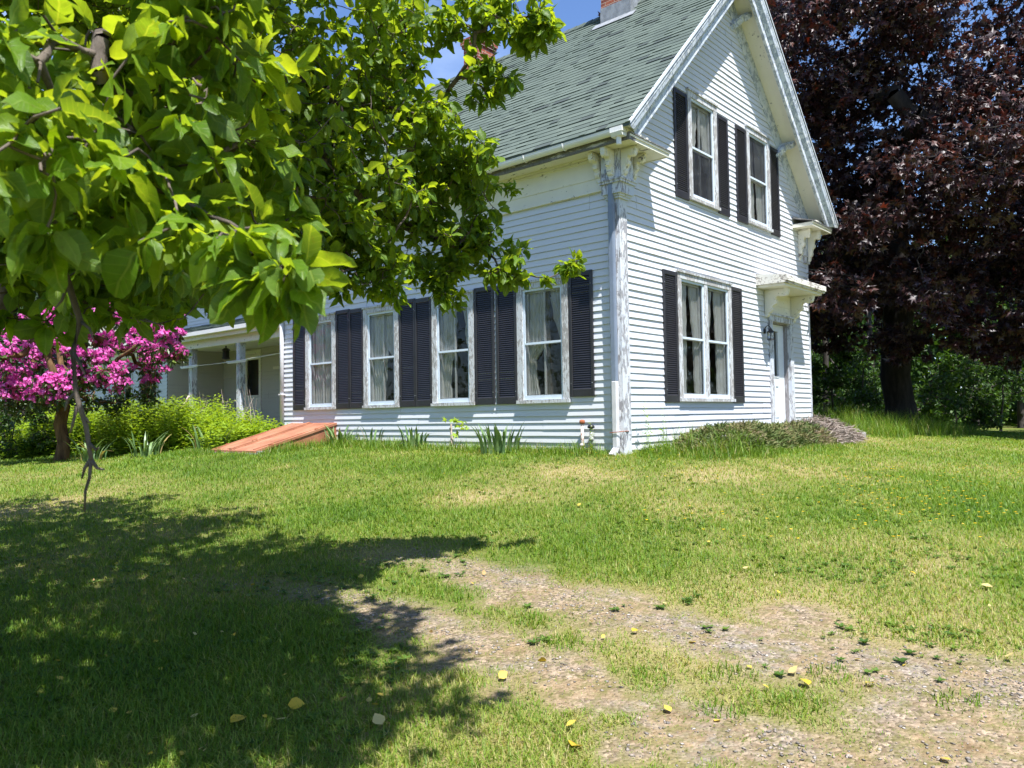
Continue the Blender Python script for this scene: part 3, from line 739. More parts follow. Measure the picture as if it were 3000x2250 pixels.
# front door and its hood ------------------------------------------
b = MB(); wbox(b, G, 5.12, 5.27, -.02, .042, .2, 2.29); wbox(b, G, 6.12, 6.285, -.02, .042, .2, 2.29)
wbox(b, G, 5.10, 6.30, -.02, .055, 2.29, 2.40); wbox(b, G, 5.08, 6.32, -.02, .085, 2.40, 2.43); b.build('door_casing', M['peel'], house)
b = MB(); wbox(b, G, 6.12, 6.15, -.16, -.02, .25, 2.29); wbox(b, G, 5.24, 5.27, -.16, -.02, .25, 2.29); wbox(b, G, 5.27, 6.12, -.16, -.02, 2.27, 2.34); b.build('door_jamb', M['jamb'], house)
b = MB(); wbox(b, G, 5.2, 6.2, -.16, .06, .19, .25); b.build('door_sill', M['casing'], house)
DL = [(5.36, 5.51), (5.62, 5.81)]
b = MB(); dz0, dz1 = .26, 2.26
xs_ = [5.275, 5.36, 5.51, 5.62, 5.81, 6.115]
for i in (0, 2, 4): wbox(b, G, xs_[i], xs_[i+1], -.14, -.10, dz0, dz1)
for i in (1, 3): wbox(b, G, xs_[i], xs_[i+1], -.14, -.10, dz0, 1.23); wbox(b, G, xs_[i], xs_[i+1], -.14, -.10, 2.13, dz1)
door = b.build('door', M['door'], house)
for x0_, x1_ in DL:
    outq(G, x0_, x1_, -.125, 1.23, 2.13).build('pane', M['glass'], door, recalc=False)
    b = MB()
    for z0_, z1_ in ((.42, .80), (.84, 1.10)) if False else ((.42, 1.06),):
        wbox(b, G, x0_, x1_, -.10, -.088, z0_, z0_+.03); wbox(b, G, x0_, x1_, -.10, -.088, z1_-.03, z1_); wbox(b, G, x0_, x0_+.025, -.10, -.088, z0_+.03, z1_-.03); wbox(b, G, x1_-.025, x1_, -.10, -.088, z0_+.03, z1_-.03)
    b.build('raised_panel', M['door'], door, bevel=.004)
    b = MB()
    wbox(b, G, x0_-.02, x1_+.02, -.10, -.09, 2.13, 2.15); wbox(b, G, x0_-.02, x1_+.02, -.10, -.09, 1.21, 1.23); wbox(b, G, x0_-.02, x0_, -.10, -.09, 1.23, 2.13); wbox(b, G, x1_, x1_+.02, -.10, -.09, 1.23, 2.13); b.build('glazing_bead', M['door'], door)
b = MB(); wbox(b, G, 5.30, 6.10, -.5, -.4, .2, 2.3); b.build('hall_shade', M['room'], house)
b = MB(); wbox(b, G, 4.97, 6.36, 0, .020, 2.43, 2.95); wbox(b, G, 4.97, 6.36, 0, .028, 2.60, 2.605); b.build('hood_panel', M['trim'], house)
b = MB()
pr = [(0, 2.905), (.585, 2.905), (.585, 2.93), (.61, 2.94), (.61, 3.035), (.595, 3.045), (0, 3.12)]
b.prism([G(4.60, d, z) for d, z in pr], [G(6.62, d, z) for d, z in pr])
b.box(4.585, 6.635, -.62, 0, 3.0, 3.03) if False else None
hood = b.build('door_hood', M['hood'], house)
b = MB(); pr = [(0, 2.86), (.54, 2.86), (.54, 2.905), (0, 2.905)]; b.prism([G(4.66, d, z) for d, z in pr], [G(6.56, d, z) for d, z in pr]); b.build('hood_soffit', M['trim'], hood)
for a in (5.02, 6.30):
    b = MB(); bracket(b, G, a, .10, .015, 2.86, .46, .52)
    b.lathe((0, 0, 0), [(.001, 0), (.002, .001)], 3) if False else None
    b.build('hood_bracket', M['trim'], hood)

# wall lantern beside the door
b = MB(); c = np.array(G(4.90, .15, 0))
b.tube([G(4.93, .012, 2.07), G(4.93, .03, 2.07)], .05, 12)
b.tube([G(4.93, .03, 2.08)] + [tuple(np.array(G(4.93-.03*k/8, .03+.06*(1-math.cos(math.pi*k/8)), 2.09+.075*math.sin(math.pi*k/8)))) for k in range(9)], .009, 8)
lan = b.build('wall_lantern', M['black'], house, True)
b = MB(); b.lathe((4.90, -.15, 0), [(.012, 2.115), (.02, 2.10), (.03, 2.085), (.05, 2.06), (.07, 2.045), (.072, 2.035), (.06, 2.03)], 14)
b.lathe((4.90, -.15, 0), [(.066, 1.905), (.07, 1.895), (.05, 1.885), (.02, 1.878)], 14)
for k in range(4):
    an = k*math.pi/2+.5; b.tube([(4.90+.058*math.cos(an), -.15+.058*math.sin(an), 1.9), (4.90+.058*math.cos(an), -.15+.058*math.sin(an), 2.035)], .005, 5)
b.build('lantern_cage', M['black'], lan)
b = MB(); b.lathe((4.90, -.15, 0), [(.05, 1.905), (.05, 2.03)], 14); b.build('lantern_glass', M['glass'], lan, True)

# chimneys
def chimney(x0, x1, y0, y1, z0, z1, cap, label):
    b = MB(); b.box(x0, x1, y0, y1, z0, z1-.2)
    if cap:
        b.box(x0-.03, x1+.03, y0-.03, y1+.03, z1-.2, z1-.13); b.box(x0-.055, x1+.055, y0-.055, y1+.055, z1-.13, z1)
    c = b.build('chimney', M['brick'], roof); c['label'] = label
    return c
c1 = chimney(3.25, 3.98, 1.75, 2.42, 7.6, 9.9, True, 'near red brick chimney with grey lead flashing')
b = MB()
zr = lambda x: EZ+OV+min(x, HW-x)
for (xa, xb) in ((3.235, HW/2),):
    pass
b.prism([(3.245, 1.735, zr(3.245)-.05), (3.985, 1.735, zr(3.985)-.05), (3.985, 1.735, zr(HW/2)+.11), (3.245, 1.735, zr(3.245)+.33)], [(3.245, 2.435, zr(3.245)-.05), (3.985, 2.435, zr(3.985)-.05), (3.985, 2.435, zr(HW/2)+.11), (3.245, 2.435, zr(3.245)+.33)])
b.prism([slope_pt(SL-.72, .02, 1.60), slope_pt(SL-.50, .02, 1.60), slope_pt(SL-.50, .028, 1.60), slope_pt(SL-.72, .028, 1.60)], [slope_pt(SL-.72, .02, 2.56), slope_pt(SL-.50, .02, 2.56), slope_pt(SL-.50, .028, 2.56), slope_pt(SL-.72, .028, 2.56)])
b.build('flashing', M['lead'], c1)
chimney(3.28, 3.86, 5.80, 6.24, 7.8, 9.17, True, 'far red brick chimney with corbelled top')

# ell with the side porch -------------------------------------------
EX, EY1 = 2.2, 15.0
siding('ell_wall', S, lambda z: HL, lambda z: 21, .1, 2.6, [(12.95, 13.95, .3, 2.4)], M['ell_siding'], house, .1016, .012) if False else None
SE = lambda a, d, z: (EX-d, a, z)
siding('ell_wall', SE, lambda z: HL, lambda z: 21, -.1, 2.51, [(13.1, 13.95, .3, 2.35)], M['ell_siding'], house)  # lower part of one wall, porch shade painted into its colour
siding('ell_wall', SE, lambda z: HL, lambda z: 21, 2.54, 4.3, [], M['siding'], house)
SN = lambda a, d, z: (a, EY1-d, z)
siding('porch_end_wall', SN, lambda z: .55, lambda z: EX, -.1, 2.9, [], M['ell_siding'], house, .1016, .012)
SX = lambda a, d, z: (.55-d, a, z)
siding('ell_wall', SX, lambda z: EY1, lambda z: 21, -.1, 2.7, [(15.6, 16.6, 1.0, 2.1), (17.2, 18.2, 1.0, 2.1)], M['siding'], house)
for a in (15.6, 17.2):
    b = MB(); wf = SX
    wbox(b, wf, a-.1, a, -.02, .03, .9, 2.2); wbox(b, wf, a+1, a+1.1, -.02, .03, .9, 2.2); wbox(b, wf, a, a+1, -.02, .03, 2.1, 2.2); wbox(b, wf, a, a+1, -.02, .04, .9, 1.0); wbox(b, wf, a, a+1, -.03, .0, 1.53, 1.57); wbox(b, wf, a+.48, a+.52, -.03, -.005, 1.0, 2.1)
    w_ = b.build('window', M['casing'], house); outq(wf, a, a+1, -.018, 1, 2.1).build('pane', M['glass'], w_, recalc=False)
b = MB(); b.box(1.5, 1.56, 15.2, 20.9, 0, 2.7); b.build('added_dark_partition', M['room'], house)  # added dark wall behind the ell windows
b = MB(); b.box(EX+.03, 6.4, HL+.02, 20.9, 0, 2.5) if False else b.box(6.3, 6.4, HL+.02, 21, 0, 4.3); b.box(.55, 6.4, 20.9, 21, 0, 4.3); b.build('rear_wall', M['ell_siding'], house)
# upper wall window beside the corner
window(SE, 11.9, 12.75, 3.35, 4.15, 1, None, None, False, .09) if False else None
b = MB(); wbox(b, SE, 12.05, 12.15, .0, .035, 3.5, 4.28); wbox(b, SE, 11.0, 11.1, .0, .035, 3.5, 4.28); wbox(b, SE, 11.1, 12.05, .0, .03, 3.5, 3.58); wbox(b, SE, 11.1, 12.05, .005, .01, 3.58, 4.28)
b.build('window', M['casing'], house)
def shingle_slope(name, p_eave, p_ridge, y0, y1, parent):
    """plain shingled slope between two (x, z) lines"""
    (xa, za), (xb, zb) = p_eave, p_ridge; L = math.hypot(xb-xa, zb-za); ux, uz = (xb-xa)/L, (zb-za)/L; nx, nz = -uz, ux
    V_ = []; F_ = []; T_ = []
    for i in range(int(L/.14)+1):
        t0, t1 = i*.14, min(L, i*.14+.148); y = y0-rs.random()*.2
        while y < y1:
            w = rs.choice((.15, .2, .3, .35)); ya, yb = max(y, y0), min(y+w, y1); y += w
            if yb-ya < .01: continue
            h = rs.choice((.010, .010, .019)); k = len(V_)
            for t, n_, yy in ((t0, h, ya), (t0, h, yb), (t1, .003, yb), (t1, .003, ya), (t0, 0, ya), (t0, 0, yb)): V_.append((xa+ux*t+nx*n_, yy, za+uz*t+nz*n_))
            F_ += [[k, k+1, k+2, k+3], [k, k+4, k+5, k+1]]; T_ += [.3+.5*rs.random()]*6
    k = len(V_)
    for yy in (y0, y1): V_ += [(xa, yy, za-.0015), (xb, yy, zb-.0015), (xb-nx*.05, yy, zb-.05*nz), (xa-nx*.05, yy, za-.05*nz)]
    F_ += [[k, k+1, k+5, k+4], [k+2, k+3, k+7, k+6], [k+3, k, k+4, k+7], [k+1, k+2, k+6, k+5]]; T_ += [.5]*8
    me = bpy.data.meshes.new(name); me.from_pydata(V_, [], F_)
    a_ = me.attributes.new('tone', 'FLOAT', 'POINT'); a_.data.foreach_set('value', np.array(T_, np.float32)); me.update()
    return link(name, me, M['shingle'], parent)
shingle_slope('porch_roof', (.18, 2.76), (EX, 3.38), HL+.06, 21.2, house)
shingle_slope('ell_roof', (EX-.35, 4.3), (4.3, 6.3), HL+.06, 21.3, house)
b = MB(); b.prism([(4.3, HL+.06, 6.3), (6.75, HL+.06, 4.3), (6.75, HL+.06, 4.25), (4.3, HL+.06, 6.25)], [(4.3, 21.3, 6.3), (6.75, 21.3, 4.3), (6.75, 21.3, 4.25), (4.3, 21.3, 6.25)]); b.build('ell_roof', M['shingle'], house)
b = MB(); b.box(EX-.33, EX, HL+.05, 21.2, 4.20, 4.26); b.box(EX-.36, EX-.33, HL+.05, 21.2, 4.18, 4.29); b.build('ell_eave', M['trim'], house)
b = MB(); b.box(.20, .24, HL+.03, 21.1, 2.56, 2.74); b.box(.24, .42, HL+.03, 21.1, 2.66, 2.70); b.box(.36, .56, HL+.03, EY1+5, 2.38, 2.66); b.build('porch_beam', M['trim'], house)
b = MB(); b.box(.56, EX-.013, HL+.03, EY1-.02, 2.50, 2.53); b.build('porch_ceiling', M['trim'], house)
b = MB(); b.box(.09, .20, HL+.08, 21.1, 2.66, 2.70); b.box(.09, .105, HL+.08, 21.1, 2.70, 2.755); b.build('porch_gutter', M['gutter'], house)
b = MB(); b.box(.3, EX, HL+.03, EY1, .12, .2); b.build('porch_floor', M['porchfloor'], house)
for y in (11.06, 13.4):
    b = MB(); b.box(.385, .535, y-.075, y+.075, .2, 2.38); b.box(.375, .545, y-.085, y+.085, .2, .36); b.box(.375, .545, y-.085, y+.085, 2.30, 2.38); b.build('porch_post', M['peel'], house)
b = MB(); wbox(b, SE, 13.0, 13.1, -.02, .03, .2, 2.35); wbox(b, SE, 13.95, 14.05, -.02, .03, .2, 2.35); wbox(b, SE, 13.0, 14.05, -.02, .03, 2.35, 2.45); b.build('door_casing', M['trim'], house)
b = MB(); wbox(b, SE, 13.1, 13.95, -.08, -.04, .2, 1.22); wbox(b, SE, 13.1, 13.95, -.08, -.04, 2.2, 2.35); wbox(b, SE, 13.1, 13.22, -.08, -.04, 1.22, 2.2); wbox(b, SE, 13.83, 13.95, -.08, -.04, 1.22, 2.2)
pd = b.build('porch_door', M['trim'], house); outq(SE, 13.22, 13.83, -.065, 1.22, 2.2).build('pane', M['glass'], pd, recalc=False)
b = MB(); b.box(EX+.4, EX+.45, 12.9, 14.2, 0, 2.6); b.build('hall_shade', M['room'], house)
b = MB(); b.tube([(1.1, 12.9, 2.50), (1.1, 12.9, 2.42)], .02, 8); b.lathe((1.1, 12.9, 0), [(.05, 2.42), (.10, 2.38), (.11, 2.36), (.085, 2.35), (.085, 2.18), (.10, 2.17), (.10, 2.14), (.03, 2.12)], 12); b.build('porch_lantern', M['black'], house)
b = MB(); wbox(b, SE, 11.6, 12.4, .014, .03, 1.88, 1.95); b.build('wall_rack', M['trim'], house)

# ------------------------------------------------------------------ small things by the house
# clothesline on the porch posts
cl = thing('clothesline', 'white clothesline arms and thin cords strung between the porch posts', 'clothesline', (.37, 11.06, 1.95))
for y in (11.06, 13.4):
    b = MB(); b.box(.34, .372, y-.46, y+.46, 1.90, 1.965) if False else b.prism([(.335, y-.46, 1.96), (.335, y-.40, 1.90), (.335, y+.40, 1.90), (.335, y+.46, 1.96)], [(.372, y-.46, 1.96), (.372, y-.40, 1.90), (.372, y+.40, 1.90), (.372, y+.46, 1.96)])
    b.build('cross_arm', M['whitepvc'], cl)
for dy in (-.38, .38):
    b = MB(); b.tube([(.33, 13.4+dy, 1.94), (.33, (13.4+11.06)/2+dy, 1.925), (.33, 11.06+dy, 1.94), (.1, HL+.1, 1.98)], .004, 5); b.build('cord', M['line'], cl)
# bulkhead
bk = thing('cellar_bulkhead', 'faded orange red metal cellar bulkhead sloping from the long wall to the grass', 'bulkhead', (0, 7.45, 0))
y0, y1 = 6.68, 8.22; xo = -1.80
b = MB(); A = [(0, y0, -.15), (0, y0, .40), (xo+.02, y0, -.06), (xo+.02, y0, -.2)]
b.prism(A, [(x, y0+.04, z) for x, y, z in A]); b.prism([(x, y1-.04, z) for x, y, z in A], [(x, y1, z) for x, y, z in A])
b.box(-.12, -.014, y0+.03, y1-.03, .36, .43); b.build('frame', M['bulkhead'], bk)
b = MB(); b.box(xo-.06, xo+.02, y0-.07, y1+.07, -.3, -.065); b.box(xo+.02, -.015, y0-.07, y0-.002, -.3, -.03); b.box(xo+.02, -.015, y1+.002, y1+.07, -.3, -.03); b.build('curb', M['stone'], bk)
for yy in (y0+.1, y1-.1):
    for xx in (-.45, -1.45): b = MB(); b.box(xx-.06, xx+.06, yy-.1 if yy < 7.4 else yy+.075, yy-.075 if yy < 7.4 else yy+.1, .455+xx/xo*-.475-.03, .455+xx/xo*-.475+.012); b.build('hinge', M['rustcap'], bk)
ym = (y0+y1)/2+.1
for ya, yb, lift in ((y0-.02, ym-.004, .0), (ym+.004, y1+.02, 0)):
    def sl(x, e): return (.455-.0)+(x/xo)*(-.475)+e
    b = MB()
    b.prism([(-.014, ya, sl(0, -.045)), (-.014, ya, sl(0, 0)), (xo-.03, ya, sl(xo-.03, 0)), (xo-.03, ya, sl(xo-.03, -.045))], [(-.014, yb, sl(0, -.045)), (-.014, yb, sl(0, 0)), (xo-.03, yb, sl(xo-.03, 0)), (xo-.03, yb, sl(xo-.03, -.045))])
    dr = b.build('door_leaf', M['bulkhead'], bk)
    for yy in (ya+.09, yb-.12):
        b = MB(); b.prism([(-.05, yy, sl(-.05, 0)), (-.05, yy, sl(-.05, .016)), (xo+.02, yy, sl(xo+.02, .016)), (xo+.02, yy, sl(xo+.02, 0))], [(-.05, yy+.028, sl(-.05, 0)), (-.05, yy+.028, sl(-.05, .016)), (xo+.02, yy+.028, sl(xo+.02, .016)), (xo+.02, yy+.028, sl(xo+.02, 0))])
        b.build('rib', M['bulkhead'], dr)
b = MB(); b.prism([(-.05, ym-.05, sl(-.05, .005)), (-.05, ym-.05, sl(-.05, .03)), (xo+.0, ym-.05, sl(xo, .03)), (xo, ym-.05, sl(xo, .005))], [(-.05, ym+.03, sl(-.05, .005)), (-.05, ym+.03, sl(-.05, .03)), (xo, ym+.03, sl(xo, .03)), (xo, ym+.03, sl(xo, .005))]); b.build('cover_strip', M['bulkhead'], bk)
b = MB(); b.tube([(xo*.72, ym-.1, sl(xo*.72, .0)), (xo*.72, ym-.1, sl(xo*.72, .06)), (xo*.72-.1, ym-.1, sl(xo*.72-.1, .06)), (xo*.72-.1, ym-.1, sl(xo*.72-.1, 0))], .009, 6); b.build('handle', M['rustcap'], bk)
# pipes
pz = float(gz(-.1, .64))
p = thing('fill_pipe', 'cream pipe with a rusty orange cap beside the house corner', 'pipe', (-.1, .645, pz))
b = MB(); b.tube([(-.1, .645, pz-.05), (-.1, .642, .41)], .024, 10); b.tube([(-.1, .645, .06), (-.1, .645, .11)], .034, 10); b.build('pipe', M['rust'], p, True)
b = MB(); b.lathe((-.1, .642, .40), [(.036, 0), (.044, .012), (.042, .045), (.02, .058)], 10); b.build('cap', M['rustcap'], p, True)
p = thing('vent_pipe', 'shorter grey vent pipe with a bent mushroom cap nearest the house corner', 'pipe', (-.1, .485, pz))
b = MB(); b.tube([(-.1, .485, pz-.05), (-.1, .485, .34)], .026, 10); b.tube([(-.1, .485, .15), (-.1, .485, .20)], .036, 10); b.build('pipe', M['greypipe'], p, True)
b = MB(); b.lathe((-.1, .485, .33), [(.03, 0), (.052, .005), (.052, .03), (.03, .055), (.01, .06)], 12); b.build('cap', M['black'], p, True)
# step stone and leaning pole
b = MB(); zz = float(gz(6.1, -1.2)); b.box(5.55, 6.25, -1.40, -.95, zz-.1, zz+.10)
st = b.build('stone_step', M['stone'], None, bevel=.02); tag(st, 'grey granite step stone half buried in grass right of the brush pile', 'stone step')
b = MB(); b.tube([(-.25, 13.3, .2), (-.2, 12.9, .62), (-.2, 12.3, 1.13)], [.03, .03, .03], 10); tag(b.build('wooden_pole', M['deadwood'], None, True), 'pale bare wooden pole leaning out of the weeds by the porch', 'pole')
# service wires
wires = [((HW+.02, .2, 3.63), 10.3, 'thin upper overhead wire running from the house to the right', .007), ((HW+.02, .15, 3.52), 10.0, 'thick twisted overhead cable, middle of the three wires at the house', .014), ((HW+.02, .25, 3.40), 9.6, 'lowest thin overhead wire below the thick cable', .005)]
for (a, zz, lab, r_) in wires:
    e = np.array([36.0, -7.5, zz*.55]); a = np.array(a); pts = []
    for k in range(25):
        t = k/24; q = a+(e-a)*t; q = q+np.array([0, 0, -1.3*4*t*(1-t)*.45]); pts.append(q)
    o = thing('overhead_wire', lab, 'wire', a, 'service wires from the house')
    b = MB(); b.tube(pts, r_, 6); b.build('conductor', M['cable'], o)
    b = MB(); b.tube([a, a+np.array([.10, -.02, -.005])], .022, 8); b.build('insulator', M['whitepvc'], o)
up = thing('utility_pole', 'wooden utility pole out of view that carries the house wires', 'pole', (36.0, -7.5, float(gz(36, -7.5)))) if False else None

# ------------------------------------------------------------------ vegetation
# leaf templates: x across, y along, z up
def oval_leaf(w=.30, fold=.22, curl=.18, fine=False):
    rows = [(.0, 0), (.24, .80), (.5, 1.0), (.78, .55), (1.0, 0)]
    if fine: rows = [(0, 0), (.13, .62), (.32, .95), (.52, 1.0), (.72, .76), (.88, .40), (1, 0)]
    T = []
    for y, k in rows:
        z = -curl*y*y
        if k == 0: T.append((0, y, z))
        else: T += [(-w*k, y, z+fold*w*k), (0, y, z), (w*k, y, z+fold*w*k)]
    if fine:
        qd = [(1+3*i+a, 2+3*i+a, 5+3*i+a, 4+3*i+a) for i in range(4) for a in (0, 1)]
        return np.array(T), [(0, 2, 1), (0, 3, 2), (13, 14, 16), (14, 15, 16)], qd
    tris = [(0, 3, 2), (0, 2, 1), (10, 7, 8), (10, 8, 9)]
    quads = [(1, 2, 5, 4), (2, 3, 6, 5), (4, 5, 8, 7), (5, 6, 9, 8)]
    tris = [(0, 2, 1), (0, 3, 2), (7, 8, 10), (8, 9, 10)]
    return np.array(T), tris, quads
def maple_leaf():
    ang = [-150, -118, -78, -52, -38, -14, 0]; rad = [.30, .72, .42, .98, .50, .52, 1.1]
    pts = [(rad[i]*math.sin(R(a)), rad[i]*math.cos(R(a))) for i, a in enumerate(ang)]
    ring = [(0, -.12)]+pts[0:6]+[pts[6]]+[(-x, y) for x, y in pts[5::-1]]
    ring = [(x*.55, .5+y*.5) for x, y in ring]
    T = [(0, .42, .03)]+[(x, y, -.22*(abs(x)**1.2)-.12*y*y) for x, y in ring]
    n = len(ring)
    return np.array(T), [(0, 1+(i+1) % n, 1+i) for i in range(n)], []
def lance_leaf(w=.13):
    T = [(0, 0, 0), (-w, .4, .03), (w, .4, .03), (0, 1, -.2)]
    return np.array(T), [(0, 2, 1), (1, 2, 3)], []
OVAL = oval_leaf(.285, .40, .30, True); MAPLE = maple_leaf(); LANCE = lance_leaf(); BROAD = oval_leaf(.26, .15, .12)

def leaf_cloud(P, D, N_, S_, T, mat, name, parent, rnd, smooth=True):
    Rm = frames(D, N_)*np.stack([.72+.5*rng.random(len(P)), np.ones(len(P)), .4+1.3*rng.random(len(P))], 1)[:, None, :]
    V_, fs = scatter(T[0], T[1], T[2], P, Rm, S_)
    if len(T[0]) >= 11:
        j_ = rng.normal(size=V_.shape)*np.array([.020, .020, .045])*np.repeat(S_, len(T[0]))[:, None]; V_ = V_+j_
    at2 = {'rnd': np.repeat(rnd, len(T[0]))}
    if name == 'crown' and len(T[0]) > 14: at2['ux'] = np.tile(np.abs(T[0][:, 0])/.285, len(P)); at2['uy'] = np.tile(T[0][:, 1], len(P))
    return np_mesh(name, V_, fs, mat, parent, at2, smooth)

class Tree:
    """a skeleton grown to reach blobs of twigs; then trunk, branches and a leafy crown"""
    def __init__(s, trunk, seed):
        s.rg = np.random.default_rng(seed); s.P = [np.array(p, float) for p in trunk]; s.par = [-1]+list(range(len(trunk)-1)); s.nt = len(trunk)
        s.tip = []; s.tdir = []; s.tsc = []
    def path(s, i, q, n, jit):
        p = s.P[i]; d = q-p; L = np.linalg.norm(d); prev = i
        g = s.P[i]-s.P[s.par[i]] if s.par[i] >= 0 else np.array([0, 0, 1.0]); g = g/(np.linalg.norm(g)+1e-9)*L*.35
        for k in range(1, n+1):
            t = k/n; c = (1-t)**2*p+2*t*(1-t)*(p+.35*d+g*.6)+t*t*q
            if k < n: c = c+s.rg.normal(size=3)*L*jit
            s.P.append(c); s.par.append(prev); prev = len(s.P)-1
        return prev
    def blob(s, c, r, ntw, leafk=1.0, n=6, squash=.75, jit=.03, shell=.45, start=0):
        c = np.array(c, float); A = np.array(s.P[start:])
        base_ = s.P[s.nt-1]
        w = np.linalg.norm(A-c, axis=1)+.35*np.linalg.norm(A-base_, axis=1)
        i = int(np.argmin(w))+start
        first = len(s.P); e = s.path(i, c, n, jit)
        idx = list(range(first, len(s.P)))[-max(2, n//2):]
        for k in range(ntw):
            d = s.rg.normal(size=3); d /= np.linalg.norm(d); q = c+d*r*(s.rg.random()**shell)*np.array([1, 1, squash])
            B = np.array([s.P[j] for j in idx]); j = idx[int(np.argmin(np.linalg.norm(B-q, axis=1)))]
            f0 = len(s.P); t = s.path(j, q, 3, .06); idx += list(range(f0, len(s.P)))
            if len(idx) > 260: idx = idx[:40]+idx[-220:]
            s.tip.append(t); s.tsc.append(leafk)
    def finish(s, r0, rtip, expo=.48, flare=1.25):
        n = len(s.P); cnt = np.zeros(n)
        for i in range(n-1, 0, -1):
            if cnt[i] == 0: cnt[i] = 1
            cnt[s.par[i]] += cnt[i]
        s.rad = np.maximum(rtip, r0*(cnt/cnt[0])**expo); s.rad[0] *= flare
        s.P = np.array(s.P); s.par = np.array(s.par)
    def wood(s, idx, name, mat, parent, nseg=6):
        idx = np.array(idx); a = s.P[s.par[idx]]; b = s.P[idx]
        ra = np.where(idx < s.nt, s.rad[s.par[idx]], np.minimum(s.rad[s.par[idx]], s.rad[idx]*1.3)); rb = s.rad[idx]
        d = b-a; L = np.linalg.norm(d, axis=1, keepdims=True); d = d/(L+1e-9)
        ref = np.where(np.abs(d[:, 2:3]) > .9, [[1.0, 0, 0]], [[0, 0, 1.0]]); u = np.cross(d, ref); u /= np.linalg.norm(u, axis=1, keepdims=True)+1e-9; v = np.cross(d, u)
        an = 2*np.pi*np.arange(nseg)/nseg
        ring = u[:, None]*np.cos(an)[None, :, None]+v[:, None]*np.sin(an)[None, :, None]
        V_ = np.concatenate([a[:, None]+ring*ra[:, None, None], (b+d*rb[:, None]*.4)[:, None]+ring*rb[:, None, None]], 1)
        off = np.arange(len(idx))*2*nseg; j = np.arange(nseg)
        q = np.stack([j, (j+1) % nseg, nseg+(j+1) % nseg, nseg+j], 1)[None]+off[:, None, None]
        return np_mesh(name, V_.reshape(-1, 3), [q.reshape(-1, 4)], mat, parent, None, True)
    def leaves(s, per, size, T, mat, parent, droop=.25, spread=.9, upn=.9, name='crown', rb=(2, 2), along=.6, svar=.3):
        rg = s.rg; tip = np.array(s.tip); N_ = len(tip)
        ti = np.repeat(np.arange(N_), per); n = len(ti); t = tip[ti]; p1 = s.P[t]; p0 = s.P[s.par[t]]
        k = rg.random(n)*along; base_ = p1+(p0-p1)*k[:, None]
        ax = p1-p0; ax /= np.linalg.norm(ax, axis=1, keepdims=True)+1e-9
        D = ax*.45+unit(n, rg)*spread; D[:, 2] -= droop
        Nn = unit(n, rg)*.75; Nn[:, 2] += upn
        S_ = size*np.array(s.tsc)[ti]*(1+svar*(rg.random(n)*2-1))*np.where(rg.random(n) < .15, .6, 1)
        base_ = base_+D/np.linalg.norm(D, axis=1, keepdims=True)*S_[:, None]*.25
        tone_ = np.clip(rg.beta(rb[0], rb[1], n)*.75+.25*rg.random(N_)[ti], 0, 1)
        return leaf_cloud(base_, D, Nn, S_, T, mat, name, parent, tone_)

# --- the apple tree whose crown hangs into the picture ---------------
tb = rel(4.9, -4.4, 0); tb[2] = gz(tb[0], tb[1])
up3 = lambda p, dx, dy, dz: np.array(p)+np.array([dx, dy, dz])
tree = Tree([up3(tb, 0, 0, -.1), up3(tb, .03, .02, .35), up3(tb, .0, -.05, .8), up3(tb, .12, -.1, 1.25), up3(tb, .1, -.12, 1.7)], 11)
# scaffold limbs first
for f, l, u in ((4.9, -2.4, 2.3), (3.2, -3.0, 2.6), (5.9, -5.6, 2.4), (6.6, -3.6, 2.2), (2.2, -2.2, 1.7), (5.2, -2.7, 1.3), (3.4, -2.4, .9), (6.0, -5.0, 3.2)):
    tree.path(3 if u > 1.5 else 2, rel(f, l, u), 7, .03)
vis = [  # u, v, distance, radius, twigs  (the side of the crown towards the house)
 (900,420,5.0,.75,120),(720,560,4.6,.75,120),(850,160,5.0,.60,80),(1050,580,5.5,.62,100),(1150,330,5.6,.50,60),(1080,110,5.2,.45,48),
 (1000,720,5.2,.42,60),(780,690,4.5,.42,60),(1250,590,5.8,.48,66),(1330,720,6.0,.34,40),(1290,480,5.8,.40,42),(1400,450,5.6,.20,18),
 (1420,560,5.9,.22,18),(1430,690,6.0,.20,17),(1290,800,6.0,.26,24),(1120,790,5.3,.26,26),(900,790,5.0,.26,24),(1310,850,5.9,.13,12),
 (1180,60,5.5,.34,30),(1440,45,5.6,.2,22),(1330,60,5.6,.22,22),(1540,50,5.5,.26,24),(1600,60,5.5,.15,12),(1290,345,5.5,.2,18),(1420,262,5.6,.12,10),(1480,235,5.6,.08,6),(1130,200,5.6,.22,18),(1560,110,5.5,.1,8),(1415,198,5.6,.13,10),
 (1480,800,6.0,.16,13),(1500,740,6.0,.13,9),
 (1010,300,5.2,.48,60),(640,380,4.2,.62,90),(560,620,3.9,.55,80),(700,200,4.6,.55,70),(660,790,4.2,.32,34),
 (420,560,3.2,.52,76),(260,680,2.9,.50,72),(120,720,2.8,.36,44),(60,520,2.8,.5,64),(470,850,3.4,.16,12)]
for u, v, D, r, n in sorted(vis, key=lambda q: -q[2]):
    tree.blob(at(u, v, D), r, n, 1.0, 6, .8)
for u, v, D, r, n in ((1600,815,6.0,.05,3),(1655,790,6.0,.07,5),(1690,765,6.03,.06,5),(1300,800,5.9,.08,5)):   # the long bare twig in front of the windows
    tree.blob(at(u, v, D), r, n, .9, 5, .8, .012)
